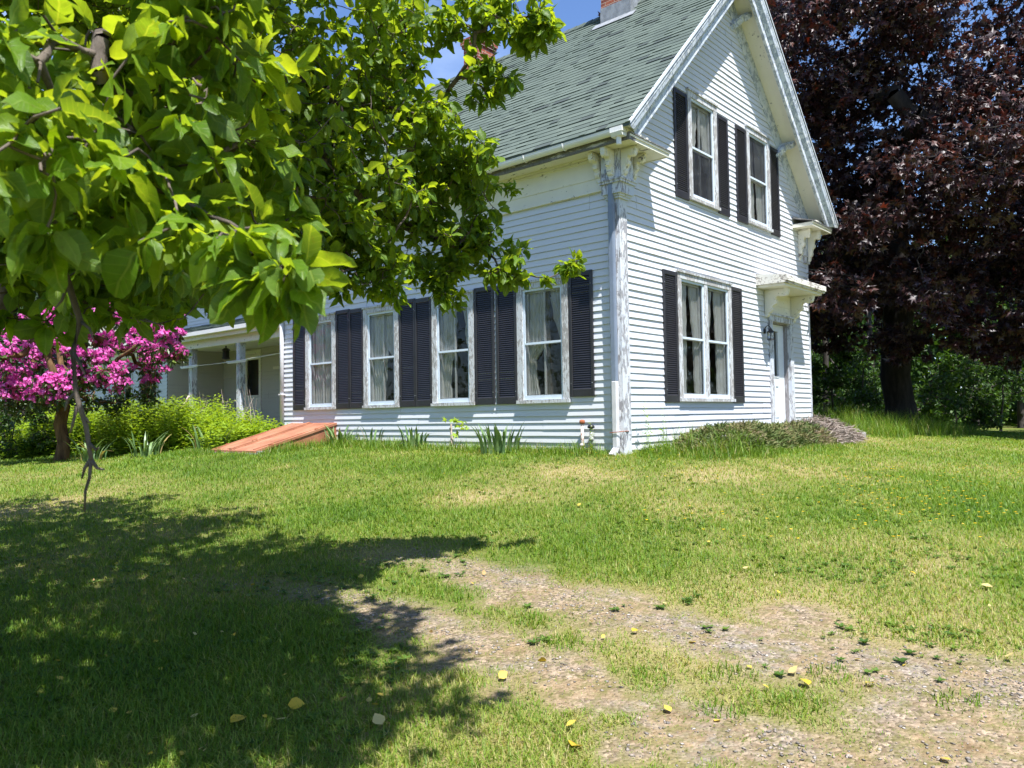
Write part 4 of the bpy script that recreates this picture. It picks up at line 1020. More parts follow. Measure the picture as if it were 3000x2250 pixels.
for u, v, D, r, n in ((300,110,1.75,.26,17),(520,90,1.8,.20,12),(640,60,1.7,.16,9),(110,240,1.5,.26,17),(420,270,1.8,.28,20),(600,300,2.0,.28,20),(250,440,1.6,.28,18),(60,380,1.4,.18,9),(460,470,1.9,.28,20),
                      (660,430,2.1,.22,16),(720,330,2.2,.2,13),(300,550,1.7,.24,14),(120,500,1.4,.16,8),(520,580,1.9,.20,13),(700,560,2.1,.18,12),(60,590,1.6,.18,9),(740,700,1.7,.09,6),(820,790,1.55,.06,5),(670,690,1.6,.11,6),(490,700,1.7,.13,8),(860,820,1.55,.05,4)):
    tree.blob(at(u, v, D), r, max(3, int(n*.62)), 1.0, 6, .85, .02)
hid = [(2.2,-.3,3.0,.95,110),(2.0,-1.3,2.8,.85,110),(3.6,-1.1,3.2,1.0,120),(2.9,-2.6,3.0,1.3,190),(4.6,-3.0,3.6,1.5,230),(5.2,-1.6,3.3,.9,95),(6.1,-2.9,3.1,1.3,170),(3.0,-4.4,2.6,1.5,200),(6.4,-5.0,2.7,1.6,210),(4.8,-6.2,2.4,1.5,180),(7.6,-4.2,2.3,1.2,120),(8.1,-5.8,2.2,1.3,130),(1.4,-3.2,2.4,1.1,120),(2.0,-5.2,2.3,1.3,130),(1.0,-3.4,2.5,.9,90),(3.0,-.25,3.4,.55,50),(6.9,-6.9,2.0,1.2,100),(1.8,-.25,3.0,.5,44)]
hid += [(2.7,-1.0,3.4,1.0,130),(2.2,-1.9,3.2,1.0,130),(3.9,-1.9,3.8,1.2,160),(3.2,-3.6,3.3,1.3,160),(5.4,-4.2,3.4,1.4,190),(7.2,-5.6,2.8,1.4,170),(7.2,-2.9,2.6,.9,90),(8.8,-4.8,2.2,1.0,90),(9.2,-6.6,2.2,1.2,110),(6.0,-7.0,2.3,1.4,150)]
for f, l, u, r, n in hid: tree.blob(rel(f, l, u), r, int(n*1.6), 1.3, 6, .7, .03, .6)
tree.finish(.17, .0028, .56)
ap = thing('apple_tree', 'leafy green apple tree whose branches hang in front of the house at upper left', 'tree', tb)
tree.wood(range(1, len(tree.P)), 'trunk', M['apple_bark'], ap, 8)
tree.leaves(12, .072, OVAL, M['apple_leaf'], ap, .28, 1.0, .75, 'crown', (1.9, 1.8), .9, .5)
# the dead hanging twig in front of the lawn
b = MB(); q = [at(u, v, 1.7) for u, v in ((150,700),(200,830),(235,940),(214,1030),(222,1150),(252,1250),(262,1320),(268,1350))]
b.tube(q, [.0078,.0074,.0070,.0064,.0060,.0054,.0046,.0050], 7)
b.tube([at(u, v, 1.7) for u, v in ((266,1345),(285,1372),(305,1376))], [.005,.0035,.002], 6)
b.tube([at(u, v, 1.7) for u, v in ((266,1345),(248,1372),(240,1402))], [.005,.0035,.002], 6)
b.tube([at(u, v, 1.7) for u, v in ((267,1346),(262,1400),(250,1440),(248,1500))], [.0045,.0035,.003,.002], 6)
b.tube([at(u, v, 1.7) for u, v in ((232,1200),(255,1230),(262,1240))], [.004,.003,.002], 6)
b.tube([at(u, v, 1.7) for u, v in ((225,1190),(215,1235),(205,1270))], [.004,.003,.002], 6)
for a_, b_, c_ in (((214,1030),(236,1068),(248,1098)), ((200,830),(182,880),(160,905)), ((222,1150),(198,1172),(190,1204)), ((235,940),(262,962),(275,1000)), ((262,1300),(282,1318),(290,1312))):
    b.tube([at(*a_, 1.7), at(*b_, 1.69), at(*c_, 1.68)], [.0045, .003, .0015], 5)
tw = b.build('dead_twig', M['apple_bark'], ap, True); tw['label'] = 'bare dark dead twig hanging down over the lawn'

# --- the purple maple beyond the house ------------------------------
mb_ = at(2640, 1280, 22); mb_[2] = gz(mb_[0], mb_[1])
mt = Tree([up3(mb_, 0, 0, -.2), up3(mb_, .05, 0, .6), up3(mb_, .0, .1, 1.5), up3(mb_, -.1, 0, 2.6), up3(mb_, 0, -.1, 4.0), up3(mb_, .1, .1, 6.0), up3(mb_, 0, 0, 8.5)], 21)
rgm = np.random.default_rng(4); bl = []
F2 = np.array([math.sin(YAW), math.cos(YAW)]); R2_ = np.array([math.cos(YAW), -math.sin(YAW)])
while len(bl) < 118:
    d = rgm.normal(size=3); d /= np.linalg.norm(d); k = .55+.42*rgm.random()
    c = np.array([d[0]*8.2*k, d[1]*8.2*k, 8.6+d[2]*7.2*k])
    fr = float(c[:2]@F2); ri = float(c[:2]@R2_)
    if c[2] < 3.6 or (c[2] < 4.6 and rgm.random() < .35): continue
    if fr > 3 and rgm.random() < .75: continue
    if min([np.linalg.norm(c-o[0]) for o in bl], default=9) < 1.35: continue
    bl.append((c, 1.25+.65*rgm.random()))
for c, r in sorted(bl, key=lambda q: np.linalg.norm(q[0]-np.array([0, 0, 5]))): mt.blob(mb_+c, r, 110, 1.0, 6, .62, .03, .5)
for f, l, u, r, n in ((-3.0,-1.6,3.6,1.1,40),(-3.6,-.2,3.2,1.0,36),(-3.2,1.3,3.6,1.2,44),(-4.0,2.6,3.5,1.2,44),(-3.0,3.8,3.2,1.1,40),(-1.5,-2.8,4.2,1.2,40),(-4.5,1.0,4.4,1.2,44),(-2.2,-1.0,2.4,.6,18),(-5,-1.2,4.8,1.2,44),(-5.5,3,4.8,1.2,44),(-1.0,3.2,2.5,.8,24),(.5,-3.3,3.3,1.0,30),(-2.6,-3.0,5.4,1.3,46)):
    mt.blob(mb_+np.array([*(F2*f+R2_*l), u]), r, n, 1.0, 6, .6, .03, .5)
for f, l, u in ((-4.5,-.8,2.5),(-5.2,.6,2.6),(-4.0,.2,2.1),(-5.5,-2.0,3.0),(-4.6,1.8,2.4),(-5.6,3.0,2.8),(-4.4,3.9,2.5),(-6.2,1.6,3.4),(-3.4,-1.6,2.2),(-6.5,4.4,3.2)):
    mt.blob(mb_+np.array([*(F2*f+R2_*l), u]), .8, 40, 1.0, 6, .6, .03, .5)
for k in range(22):
    f, l, u = rgm.uniform(-6, 1.5), rgm.uniform(-5, 5.5), rgm.uniform(2.3, 4.4)
    mt.blob(mb_+np.array([*(F2*f+R2_*l), u+.12*abs(f)]), rgm.uniform(.8, 1.3), 46, 1.0, 6, .6, .03, .5)
mt.finish(.40, .008, .56, 1.4)
mp = thing('purple_maple', 'large dark purple leaved maple tree standing right of the house', 'tree', mb_)
mt.wood(range(1, len(mt.P)), 'trunk', M['dark_bark'], mp, 8)
mt.leaves(11, .215, MAPLE, M['maple_leaf'], mp, .45, .8, .75, 'crown', (1.5, 2.6), .8)

# --- woods behind ---------------------------------------------------
def wood_tree(name, label, cat, pos, H, rad, nbl, ntw, leaf, mat, T, seed, low=.15, group='trees at the wood edge', size=.16, per=8, barkm='wood_bark', shape=1.0, droop=.2):
    pos = np.array([pos[0], pos[1], float(gz(pos[0], pos[1]))]); rg = np.random.default_rng(seed)
    t = Tree([pos+np.array([0, 0, -.1]), pos+np.array([.05, 0, H*.2]), pos+np.array([rg.normal()*.1, rg.normal()*.1, H*.45]), pos+np.array([rg.normal()*.2, rg.normal()*.2, H*.8])], seed)
    for k in range(nbl):
        z = low+(1-low)*(k+rg.random())/nbl; a = rg.random()*6.283
        w = rad*((1-z)**.7+.12 if shape == 0 else math.sqrt(max(.08, 1-((z-.5)/.56)**2)))
        rr = w*(.35+.55*rg.random())
        t.blob(pos+np.array([math.cos(a)*rr, math.sin(a)*rr, z*H]), rad*(.28+.16*rg.random()), ntw, 1.0, 4, .7, .04, .5)
    t.finish(.04*H*.45, .008)
    o = thing(name, label, cat, pos, group)
    t.wood(range(1, len(t.P)), 'trunk', M[barkm], o, 5)
    t.leaves(per, size, T, M[mat], o, droop, .9, .7, 'crown', (1.8, 2.0), .9)
    return o
def gnd(u, D):
    p = at(u, 1200, D); return (p[0], p[1])
i = 0
for u, D, H, rad, lab in ((2420,33,7.5,2.6,'green tree behind the purple maple, nearest the house wall'), (2560,37,8.5,2.8,'tall green tree seen behind the maple trunk on its left'), (2730,35,6.0,2.4,'low bright green tree just right of the maple trunk'),
                          (2860,33,5.4,2.3,'bright green tree in the sunlit gap right of the maple trunk'), (2990,34,7.0,2.7,'green tree at the right end of the wood edge'), (3180,35,8.5,3.0,'tall green tree farthest right along the wood edge'), (2310,38,9.0,3.0,'tall green tree hidden mostly behind the house corner')):
    wood_tree('woodland_tree', lab, 'tree', gnd(u, D), H, rad, 15, 30, 1, 'wood_leaf', BROAD, 40+i, .06, size=.2, per=9); i += 1
for u, D, H, rad, lab in ((2440,23.5,2.2,1.2,'leafy green bush in the shade by the right corner of the house'), (2530,27,2.6,1.4,'green bush in the shade left of the maple trunk'), (2800,28,1.9,1.4,'low sunlit green bush right of the maple trunk'), (2930,27,2.3,1.5,'sunlit green bush at the lawn edge far right'), (3060,28,2.5,1.5,'green bush outside the right edge of the lawn')):
    wood_tree('wood_edge_bush', lab, 'bush', gnd(u, D), H, rad, 9, 26, 1, 'wood_leaf', BROAD, 60+i, .08, 'bushes along the wood edge', .13, 8); i += 1
for u, D, H, rad, lab in ((20,33,11,3.2,'dark evergreen behind the pink rhododendron, leftmost'), (150,30,9,2.9,'dark evergreen directly behind the pink rhododendron'), (-180,31,11,3.4,'tall dark evergreen at the far left edge'), (330,37,12,3.2,'tall dark evergreen rising behind the ell roof')):
    wood_tree('dark_evergreen', lab, 'tree', gnd(u, D), H, rad, 22, 34, 1, 'conifer_leaf', LANCE, 80+i, .04, 'evergreens left of the house', .34, 9, 'wood_bark', 0, .5); i += 1
for u, D, H, rad, lab in ((-20,19.5,1.1,.9,'dark green shrub at the left edge of the lawn'), (60,18.2,.95,.85,'green shrub in shade at the foot of the pink rhododendron')):
    wood_tree('low_shrub', lab, 'bush', gnd(u, D), H, rad, 8, 30, 1, 'wood_leaf', BROAD, 95+i, .1, 'shrubs by the rhododendron', .085, 8); i += 1
# the far wood behind everything: one mass
P_ = []
rg = np.random.default_rng(77)
for k in range(960):
    a = YAW+R(-62+124*rg.random()) if k < 420 else (YAW+R(62+236*rg.random()) if k < 760 else YAW+R(10+28*rg.random())); D = (46 if k < 420 or k >= 760 else 30)+rg.random()*26
    h = (7+5*fbm(a*40, 3.0, 6)) if a > YAW+R(6) else (7+6*fbm(a*40, 3.0, 6))
    c = np.array([CAM[0]+math.sin(a)*D, CAM[1]+math.cos(a)*D, 0]); n = 150 if k < 420 or k >= 760 else 70; h = h if k < 420 or k >= 760 else h*1.5
    d = unit(n, rg)*np.array([2.6, 2.6, 1.0])*(rg.random((n, 1))**.4); z = rg.random(n)*h
    P_.append(np.c_[c[0]+d[:, 0], c[1]+d[:, 1], gz(c[0], c[1])+np.clip(z+d[:, 2], .1, None)])
P_ = np.concatenate(P_); n = len(P_)
Nn = unit(n, rg)*.8; Nn[:, 2] += .6
fwd_ = leaf_cloud(P_, unit(n, rg), Nn, .34+.3*rg.random(n), BROAD, M['wood_leaf'], 'far_wood', None, rg.beta(1.6, 2.4, n))
tag(fwd_, 'dense green wood far behind the house and lawn', 'wood', kind='stuff')

# --- pink rhododendron ----------------------------------------------
rb = at(178, 1290, 16.6); rb[2] = gz(rb[0], rb[1])
rt_ = Tree([up3(rb, 0, 0, -.1), up3(rb, .05, -.03, .35), up3(rb, .0, .05, .75), up3(rb, .05, 0, 1.1)], 31)
RB = [(175,1140,.33),(215,1120,.3),(130,1150,.33),(120,950,.5),(280,930,.35),(180,985,.45),(500,925,.2),(420,910,.3),(230,930,.5),(60,1040,.5),(10,1080,.5),(150,1050,.5),(250,1010,.5),(330,1000,.45),(390,960,.42),(470,990,.42),(500,1040,.35),(440,1090,.4),(330,1110,.42),(200,1110,.42),(70,1130,.35),(20,1140,.35),(380,900,.32),(170,935,.42),(300,930,.35),(80,990,.4),(505,975,.22),(280,1080,.4),(430,1020,.4),(75,1165,.2),(-60,1060,.5),(-90,1120,.4)]
for j, (u, v, r) in enumerate(RB): rt_.blob(at(u, v, (16.2+.9*(j % 3)-.3) if j > 2 else 15.7), r*1.05, 20, 1.0, 5, .8, .04, .4)
LOWB = len(rt_.tip)
for j, (u, v, r) in enumerate(((50,1190,.4),(250,1170,.38),(340,1180,.4),(130,1175,.36),(430,1160,.35),(-60,1190,.4))): rt_.blob(at(u, v, 16.4+.7*(j % 3)), r, 22, 1.0, 5, .7, .04, .4)
rt_.finish(.13, .006, .45, 1.2)
rh = thing('pink_rhododendron', 'large rhododendron in full magenta pink bloom by the porch', 'shrub', rb)
rt_.wood(range(1, len(rt_.P)), 'trunk', M['rhodo_bark'], rh, 8)
rt_.leaves(9, .125, oval_leaf(.2, .1, .2), M['rhodo_leaf'], rh, .2, .9, .7, 'foliage', (1.5, 2.2))
tp = rt_.P[np.array(rt_.tip)][:LOWB]; tp = tp[rg.random(len(tp)) < .82]
rg = np.random.default_rng(5); nt_ = len(tp); per = 30
ci = np.repeat(np.arange(nt_), per); n = len(ci)
dd = unit(n, rg); dd[:, 2] = np.abs(dd[:, 2])*.9-.15
Pp = tp[ci]+dd*(.075+.055*rg.random(nt_))[ci][:, None]+np.array([0, 0, .04])
ps = leaf_cloud(Pp, unit(n, rg)+dd*.3, dd, .062+.02*rg.random(n), oval_leaf(.42, .3, .2), M['blossom'], 'blossoms', rh, np.clip(rg.beta(2, 2, n)*.7+.3*rg.random(nt_)[ci], 0, 1))
ps['kind'] = 'stuff'

# --- weed bed in front of the porch -----------------------------------
def stems(P, H, leafn, lsize, T, mat, name, parent, seed, lean=.12, rb=(2, 2), stemr=.003, start=.1, droop=.2):
    rg = np.random.default_rng(seed); n = len(P)
    top = P+np.c_[rg.normal(size=(n, 2))*lean*H[:, None], H]
    k = np.tile(np.linspace(start, 1, leafn), n); si = np.repeat(np.arange(n), leafn)
    base_ = P[si]+(top-P)[si]*k[:, None]
    an = np.tile(np.arange(leafn)*2.4, n)+rg.random(n)[si]*6.28+rg.normal(size=n*leafn)*.3
    D = np.c_[np.cos(an), np.sin(an), .55-droop-.5*rg.random(n*leafn)+.5*k]
    Nn = np.tile([0, 0, 1.0], (n*leafn, 1))+rg.normal(size=(n*leafn, 3))*.25
    S_ = lsize*(.65+.6*rg.random(n*leafn))*(1.05-.45*k)
    V1, f1 = scatter(T[0], T[1], T[2], base_, frames(D, Nn), S_)
    tone_ = np.clip(rg.beta(*rb, n)[si]*.6+.25*rg.random(n*leafn)+.2*k, 0, 1)
    V2 = np.stack([P+[stemr, 0, 0], P+[-stemr*.5, stemr*.87, 0], P+[-stemr*.5, -stemr*.87, 0], top], 1).reshape(-1, 3)
    o_ = len(V1)+np.arange(n)*4
    f2 = np.concatenate([np.stack([o_+a, o_+b_, o_+3], 1) for a, b_ in ((0, 1), (1, 2), (2, 0))])
    return np_mesh(name, np.concatenate([V1, V2]), [*f1, f2], mat, parent, {'rnd': np.concatenate([np.repeat(tone_, len(T[0])), np.full(n*4, .45)])}, True)
rg = np.random.default_rng(9)
q = rg.random((5200, 2))*np.array([4.6, 8.2])+np.array([-3.9, 8.3])
q = q[(q[:, 0] < .15) & (q[:, 0] > -1.3-.32*(q[:, 1]-8.3)+.5*np.sin(q[:, 1]*2.1)) & (q[:, 0] > -3.4)]
hh = (.42+.62*np.clip((q[:, 1]-8.6)/2.8, 0, 1)*(1-.0*q[:, 0]))*(.75+.4*rg.random(len(q)))*np.clip(.55+.5*(q[:, 0]+3.4)/1.6, .5, 1)
Pw = np.c_[q, gz(q[:, 0], q[:, 1])-.02]
tag(stems(Pw, hh, 12, .155, oval_leaf(.20, .3, .35), M['weed_leaf'], 'weed_bed', None, 12), 'thick bed of yellow green weeds in front of the porch', 'weeds', kind='stuff')
# dry stalks standing in it
b = MB(); rc = random.Random(8)
for (x, y) in ((-.2, 10.6), (-.1, 9.9), (-.3, 11.5), (-.15, 9.5)):
    z = float(gz(x, y))
    for k in range(4): b.tube([(x, y, z), (x+rc.gauss(0, .05), y+rc.gauss(0, .05), z+.6), (x+rc.gauss(0, .14), y+rc.gauss(0, .14), z+1.0+.3*rc.random())], [.005, .004, .002], 5)
tag(b.build('dry_stalks', M['deadwood'], None), 'last year\'s dry brown stalks standing among the weeds by the porch', 'dry stalks', kind='stuff')

# --- irises -------------------------------------------------------------
def iris(x, y, n, h, spread, seed, label, lean=.25, z0=None):
    rg = np.random.default_rng(seed); z = float(gz(x, y))-.02
    a = rg.random(n)*6.283; r = spread*np.sqrt(rg.random(n)); P = np.c_[x+np.cos(a)*r, y+np.sin(a)*r, np.full(n, z)]
    H = h*(.55+.5*rg.random(n)); out = np.c_[np.cos(a), np.sin(a), np.zeros(n)]+rg.normal(size=(n, 3))*.35; out[:, 2] = 0
    V_ = []; w = .020*(.8+.5*rg.random(n)); side = np.c_[-out[:, 1], out[:, 0], np.zeros(n)]; side /= np.linalg.norm(side, axis=1, keepdims=True)+1e-9
    kink = rg.random(n) < .22
    for k in range(6):
        t = k/5; c = P+np.c_[np.zeros((n, 2)), H*t*(1-.12*t*t)]+out*(lean*H*t**2.2)[:, None]
        c[:, 2] -= np.where(kink, H*.9*np.clip(t-.55, 0, 1)**1.3, 0); c += out*np.where(kink, H*.5*np.clip(t-.5, 0, 1), 0)[:, None]
        ww = w*(1-.0*t)*(1 if t < .6 else (1-((t-.6)/.4)**1.5)); ww = np.maximum(ww, .001)
        V_ += [c-side*ww[:, None], c+side*ww[:, None]]
    V_ = np.stack(V_, 1).reshape(-1, 3); off = (np.arange(n)*12)[:, None]
    fs = np.concatenate([np.array([[2*k, 2*k+1, 2*k+3, 2*k+2]])+off for k in range(5)])
    o = thing('iris_clump', label, 'iris', (x, y, z), 'iris clumps')
    np_mesh('blades', V_, [fs], M['iris_leaf'], o, {'rnd': np.repeat(np.where(rg.random(n) < .08, 1, rg.random(n)*.9), 12)}, True)
    return o
iris(-.33, 2.05, 46, .58, .34, 1, 'largest iris clump against the long wall, under the gap between the last two windows')
iris(-.25, 4.15, 20, .5, .22, 2, 'thin iris clump under the second window from the left')
iris(-.3, 6.15, 34, .48, .26, 3, 'floppy iris clump at the right edge of the red bulkhead', .5)
iris(-.2, 5.35, 8, .46, .14, 4, 'few upright iris blades just right of the floppy clump')
iris(-1.55, 8.75, 40, .62, .34, 5, 'pale iris clump left of the lower end of the red bulkhead', .3)
iris(-2.45, 9.55, 26, .6, .28, 6, 'iris clump at the front of the weed bed, with bent blades', .45)
iris(-3.1, 10.6, 24, .58, .3, 7, 'leftmost iris clump at the foot of the weed bed', .5)

# cut stump shoots under the middle windows
x, y = -.22, 3.25; z = float(gz(x, y))
o = thing('stump_shoot', 'two cut pale stems with a big bright green leaf by the long wall', 'shoot', (x, y, z))
b = MB(); b.tube([(x, y, z-.05), (x+.02, y+.02, z+.42)], .016, 8); b.tube([(x-.03, y-.12, z-.05), (x-.05, y-.02, z+.36)], .014, 8); b.build('cut_stem', M['deadwood'], o)
rg = np.random.default_rng(2); n = 16
leaf_cloud(np.array([x, y-.22, z+.38])+rg.normal(size=(n, 3))*[.05, .08, .06], unit(n, rg), np.tile([-.3, -.3, 1.], (n, 1))+rg.normal(size=(n, 3))*.3, .12+.05*rg.random(n), MAPLE, M['weed_leaf'], 'leaves', o, .4+.5*rg.random(n))

# tall weeds at the corner
for (x, y, h, lab) in ((.28, -.22, .78, 'tallest leafy weed by the corner pilaster'), (.12, -.35, .6, 'leafy weed nearest the corner downspout'), (.62, -.28, .66, 'slender leafy weed in front of the gable wall, left of the juniper'), (-.22, .42, .5, 'small leafy weed growing beside the grey vent pipe')):
    z = float(gz(x, y)); o = thing('tall_weed', lab, 'weed', (x, y, z), 'tall weeds at the house corner')
    stems(np.array([[x, y, z-.02], [x+.03, y+.02, z-.02]]), np.array([h, h*.7]), 22, .10, LANCE, M['weed_leaf'], 'stem', o, int(h*100), .05)

# --- juniper and brush pile ----------------------------------------------
def mound(c, rx, ry, h, n, lx, mat, T, size, seed, name, label, cat, rb=(2, 2), flat=.5, low=True):
    rg = np.random.default_rng(seed); a = rg.random(n)*6.283; r = np.sqrt(rg.random(n))
    lump = lambda x, y: .62+.75*fbm(x+seed, y, .5)
    x = c[0]+np.cos(a)*r*rx; y = c[1]+np.sin(a)*r*ry; zz = gz(x, y)
    top = h*np.sqrt(np.clip(1-r*r, 0, 1))*lump(x, y); z = zz+top*(.55+.5*rg.random(n)**.5)
    D = np.c_[np.cos(a)*r+rg.normal(size=n)*.8, np.sin(a)*r+rg.normal(size=n)*.8, rg.normal(size=n)*.35+flat]
    if name == 'brush_pile': D = np.c_[rg.normal(size=(n, 2)), rg.normal(size=n)*.22+.03]; z = zz+top*(.35+.65*rg.random(n))
    o = thing(name, label, cat, (c[0], c[1], float(gz(*c))))
    leaf_cloud(np.c_[x, y, z], D, unit(n, rg), size*(.6+.8*rg.random(n)), T, mat, 'sprays', o, np.clip(.55*rg.beta(*rb, n)+.7*(fbm(x+seed*3, y, .22)-.25), 0, 1), False)
    b = MB(); rc = random.Random(seed)
    for k in range(26):
        aa = rc.random()*6.28; rr = rc.random()*.9; b.tube([(c[0], c[1], gz(*c)-.02), (c[0]+math.cos(aa)*rx*rr*.5, c[1]+math.sin(aa)*ry*rr*.5, gz(*c)+h*.5), (c[0]+math.cos(aa)*rx*rr, c[1]+math.sin(aa)*ry*rr, gz(*c)+h*.45*(1-rr))], [.012, .009, .004], 5)
    b.build('stem', M['wood_bark'], o)
    return o
mound((2.45, -.72), 1.95, .68, .33, 9000, 1, M['juniper'], lance_leaf(.10), .085, 3, 'juniper_mound', 'low green brown creeping juniper mound below the double window', 'juniper', (2, 2))
mound((3.9, -.92), 1.2, .64, .27, 5600, 1, M['juniper'], lance_leaf(.10), .085, 4, 'juniper_mound', 'patchy juniper mound in front of the door, merging into the dead brush', 'juniper', (2.4, 1.7))
mound((4.8, -1.02), 1.1, .64, .36, 6000, 1, M['dead_twig'], lance_leaf(.035), .17, 5, 'brush_pile', 'pile of bleached dead twigs in front of the door step', 'brush pile', (2, 2), .05)

# --- grass -------------------------------------------------------------
def blades(P, H, W_, seed, lean=.45):
    rg = np.random.default_rng(seed); n = len(P); a = rg.random(n)*6.283
    out = np.c_[np.cos(a), np.sin(a)]; side = np.c_[-out[:, 1], out[:, 0]]; L = lean*(.3+1.2*rg.random(n))
    V_ = np.zeros((n, 5, 3))
    for j, (t, w) in enumerate(((0, 1), (0, -1), (.55, .8), (.55, -.8), (1, 0))):
        V_[:, j, :2] = P[:, :2]+out*(L*H*t**1.8)[:, None]+side*(W_*w*.5)[:, None]
        V_[:, j, 2] = P[:, 2]+H*t*(1-.25*L*t)
    off = np.arange(n)*5
    return V_.reshape(-1, 3), [np.stack([off, off+1, off+3, off+2], 1), np.stack([off+2, off+3, off+4], 1)]
rg = np.random.default_rng(123)
Ncand = 1500000
ang = YAW+R(116)*(rg.random(Ncand)-.5); dmax, dmin = 30.0, 1.3
# density falls smoothly with distance from where the photographer stood
uu = rg.random(Ncand); dist_ = (dmin**.45+uu*(dmax**.45-dmin**.45))**(1/.45)
keep = rg.random(Ncand) < .52
ang, dist_ = ang[keep], dist_[keep]
x = CAM[0]+np.sin(ang)*dist_; y = CAM[1]+np.cos(ang)*dist_
ok = ~((x > -.02) & (y > -.03) & (x < 7.3) & (y < 21.2)) & ~((x > -1.85) & (x < 0) & (y > 6.7) & (y < 8.2))
gv = gravel_at(x, y)
ok &= rg.random(len(x)) > np.clip(gv*.96-.05, 0, .80)
x, y, dist_, gv = x[ok], y[ok], dist_[ok], gv[ok]
dr = dry_at(x, y); n = len(x); nz = fbm(x, y, .7)
hgt = (.030+.050*nz+.030*rg.random(n)**2)*.98+.035*np.clip(.55-dr, 0, 1); hgt *= np.clip(1-.9*gv, .28, 1)*(1-.35*dr)
nearwall = np.clip(1-np.minimum(np.where(y > 0, np.maximum(-x, 0), np.hypot(np.minimum(x, 0), y)), np.where((x > 0) & (x < 7.6), -y, 99))/.8, 0, 1)
hgt = hgt*(1+1.6*nearwall*rg.random(n))
hgt *= np.clip(1+.0*dist_, 1, 1.5)
wid = (.0030+.00048*dist_)*(.7+.6*rg.random(n))*np.where(gv > .3, .8, 1)
Vg, fg = blades(np.c_[x, y, gz(x, y)-.004], hgt, wid, 5, .95)
tone_ = np.clip(.07+.49*dr+.66*(rg.random(n)-.32)+.16*(rg.random(n) < .14)+.35*(fbm(x-2, y+8, .28)-.5), 0, 1)
lawn = np_mesh('lawn_grass', Vg, fg, M['grass'], None, {'rnd': np.repeat(tone_, 5)}, True)
tag(lawn, 'short sunlit lawn grass with dry straw patches', 'grass', kind='stuff')
# long grass along the walls, by the right corner, and tufts in the drive
Pl = []; Hl = []
def patch(cx, cy, rx, ry, n, h, hv=.5):
    a = rg.random(n)*6.283; r = np.sqrt(rg.random(n)); X = cx+np.cos(a)*r*rx; Y_ = cy+np.sin(a)*r*ry
    ok = ~((X > 0) & (Y_ > -.02) & (X < 7.25))
    X, Y_ = X[ok], Y_[ok]; Pl.append(np.c_[X, Y_, gz(X, Y_)-.01]); Hl.append(h*(1-hv+hv*1.3*rg.random(len(X)))*(1-.5*(r[ok]**3)))
for c in ((8.2, -.9, 1.2, .8, 1900, .58), (9.4, -1.4, 1.2, .7, 1600, .60), (8.8, -.2, 1.3, .7, 1200, .72), (10.8, -1.6, 1.0, .6, 900, .5), (7.4, -1.5, .7, .4, 700, .34), (11.8, -2.0, .8, .5, 500, .38),
          (.9, -1.0, .8, .4, 1300, .24), (.5, -.5, .7, .4, 700, .24), (1.6, -1.4, .7, .3, 700, .17), (3.2, -1.65, 1.0, .3, 700, .15), (-.25, .6, .2, .6, 420, .26), (-.3, 1.3, .25, .8, 500, .2), (-.3, 2.9, .3, 1.0, 800, .22), (-.35, 4.6, .35, 1.0, 900, .24), (-.4, 5.9, .4, .7, 700, .28), (-1.2, 6.35, .7, .3, 700, .24), (-2.0, 8.2, .3, .6, 400, .2), (-.25, 9.0, .3, .5, 400, .35)): patch(*c)
for c in ((-6.02, -4.05), (-5.75, -4.35), (-5.9, -3.4), (-5.45, -4.75), (-5.85, -4.75), (-5.7, -3.0), (-5.4, -5.3), (-6.15, -4.5)): patch(c[0], c[1], .13, .13, 70, .075)
patch(1.1, -1.15, .8, .35, 260, .52); patch(.6, -.6, .5, .4, 120, .6)
Pl = np.concatenate(Pl); Hl = np.concatenate(Hl)
Vg, fg = blades(Pl, Hl, .006+.003*rg.random(len(Pl)), 6, .55)
lg = np_mesh('long_grass', Vg, fg, M['grass'], None, {'rnd': np.repeat(np.clip(.05+.5*rg.random(len(Pl))+.5*(rg.random(len(Pl)) < .12), 0, 1), 5)}, True)
tag(lg, 'uncut long grass along the foot of the house walls', 'grass', kind='stuff')
# low broad-leaved weeds (plantain, clover) in the turf and the drive
n = 11000; ang = YAW+R(100)*(rg.random(n)-.5); d = 2.2+9*rg.random(n)**1.3
x = CAM[0]+np.sin(ang)*d; y = CAM[1]+np.cos(ang)*d
ok = (fbm(x+5, y-8, .8) > .51) & ~((x > -.1) & (y > -.1)) & (rg.random(n) > gravel_at(x, y)*.8); x, y = x[ok], y[ok]; n = len(x)
k = 5; ci = np.repeat(np.arange(n), k); a = np.tile(np.arange(k)*1.257, n)+rg.random(n)[ci]*6
D = np.c_[np.cos(a), np.sin(a), .35+.3*rg.random(n*k)]; Pp = np.c_[x, y, gz(x, y)+.008][ci]
tag(leaf_cloud(Pp, D, np.tile([0, 0, 1.], (n*k, 1)), (.016+.034*rg.random(n)**1.5)[ci], BROAD, M['turf_weed'], 'clover_and_plantain', None, (.0+.8*rg.random(n))[ci]), 'small clover and plantain rosettes scattered through the turf', 'weeds', kind='stuff')

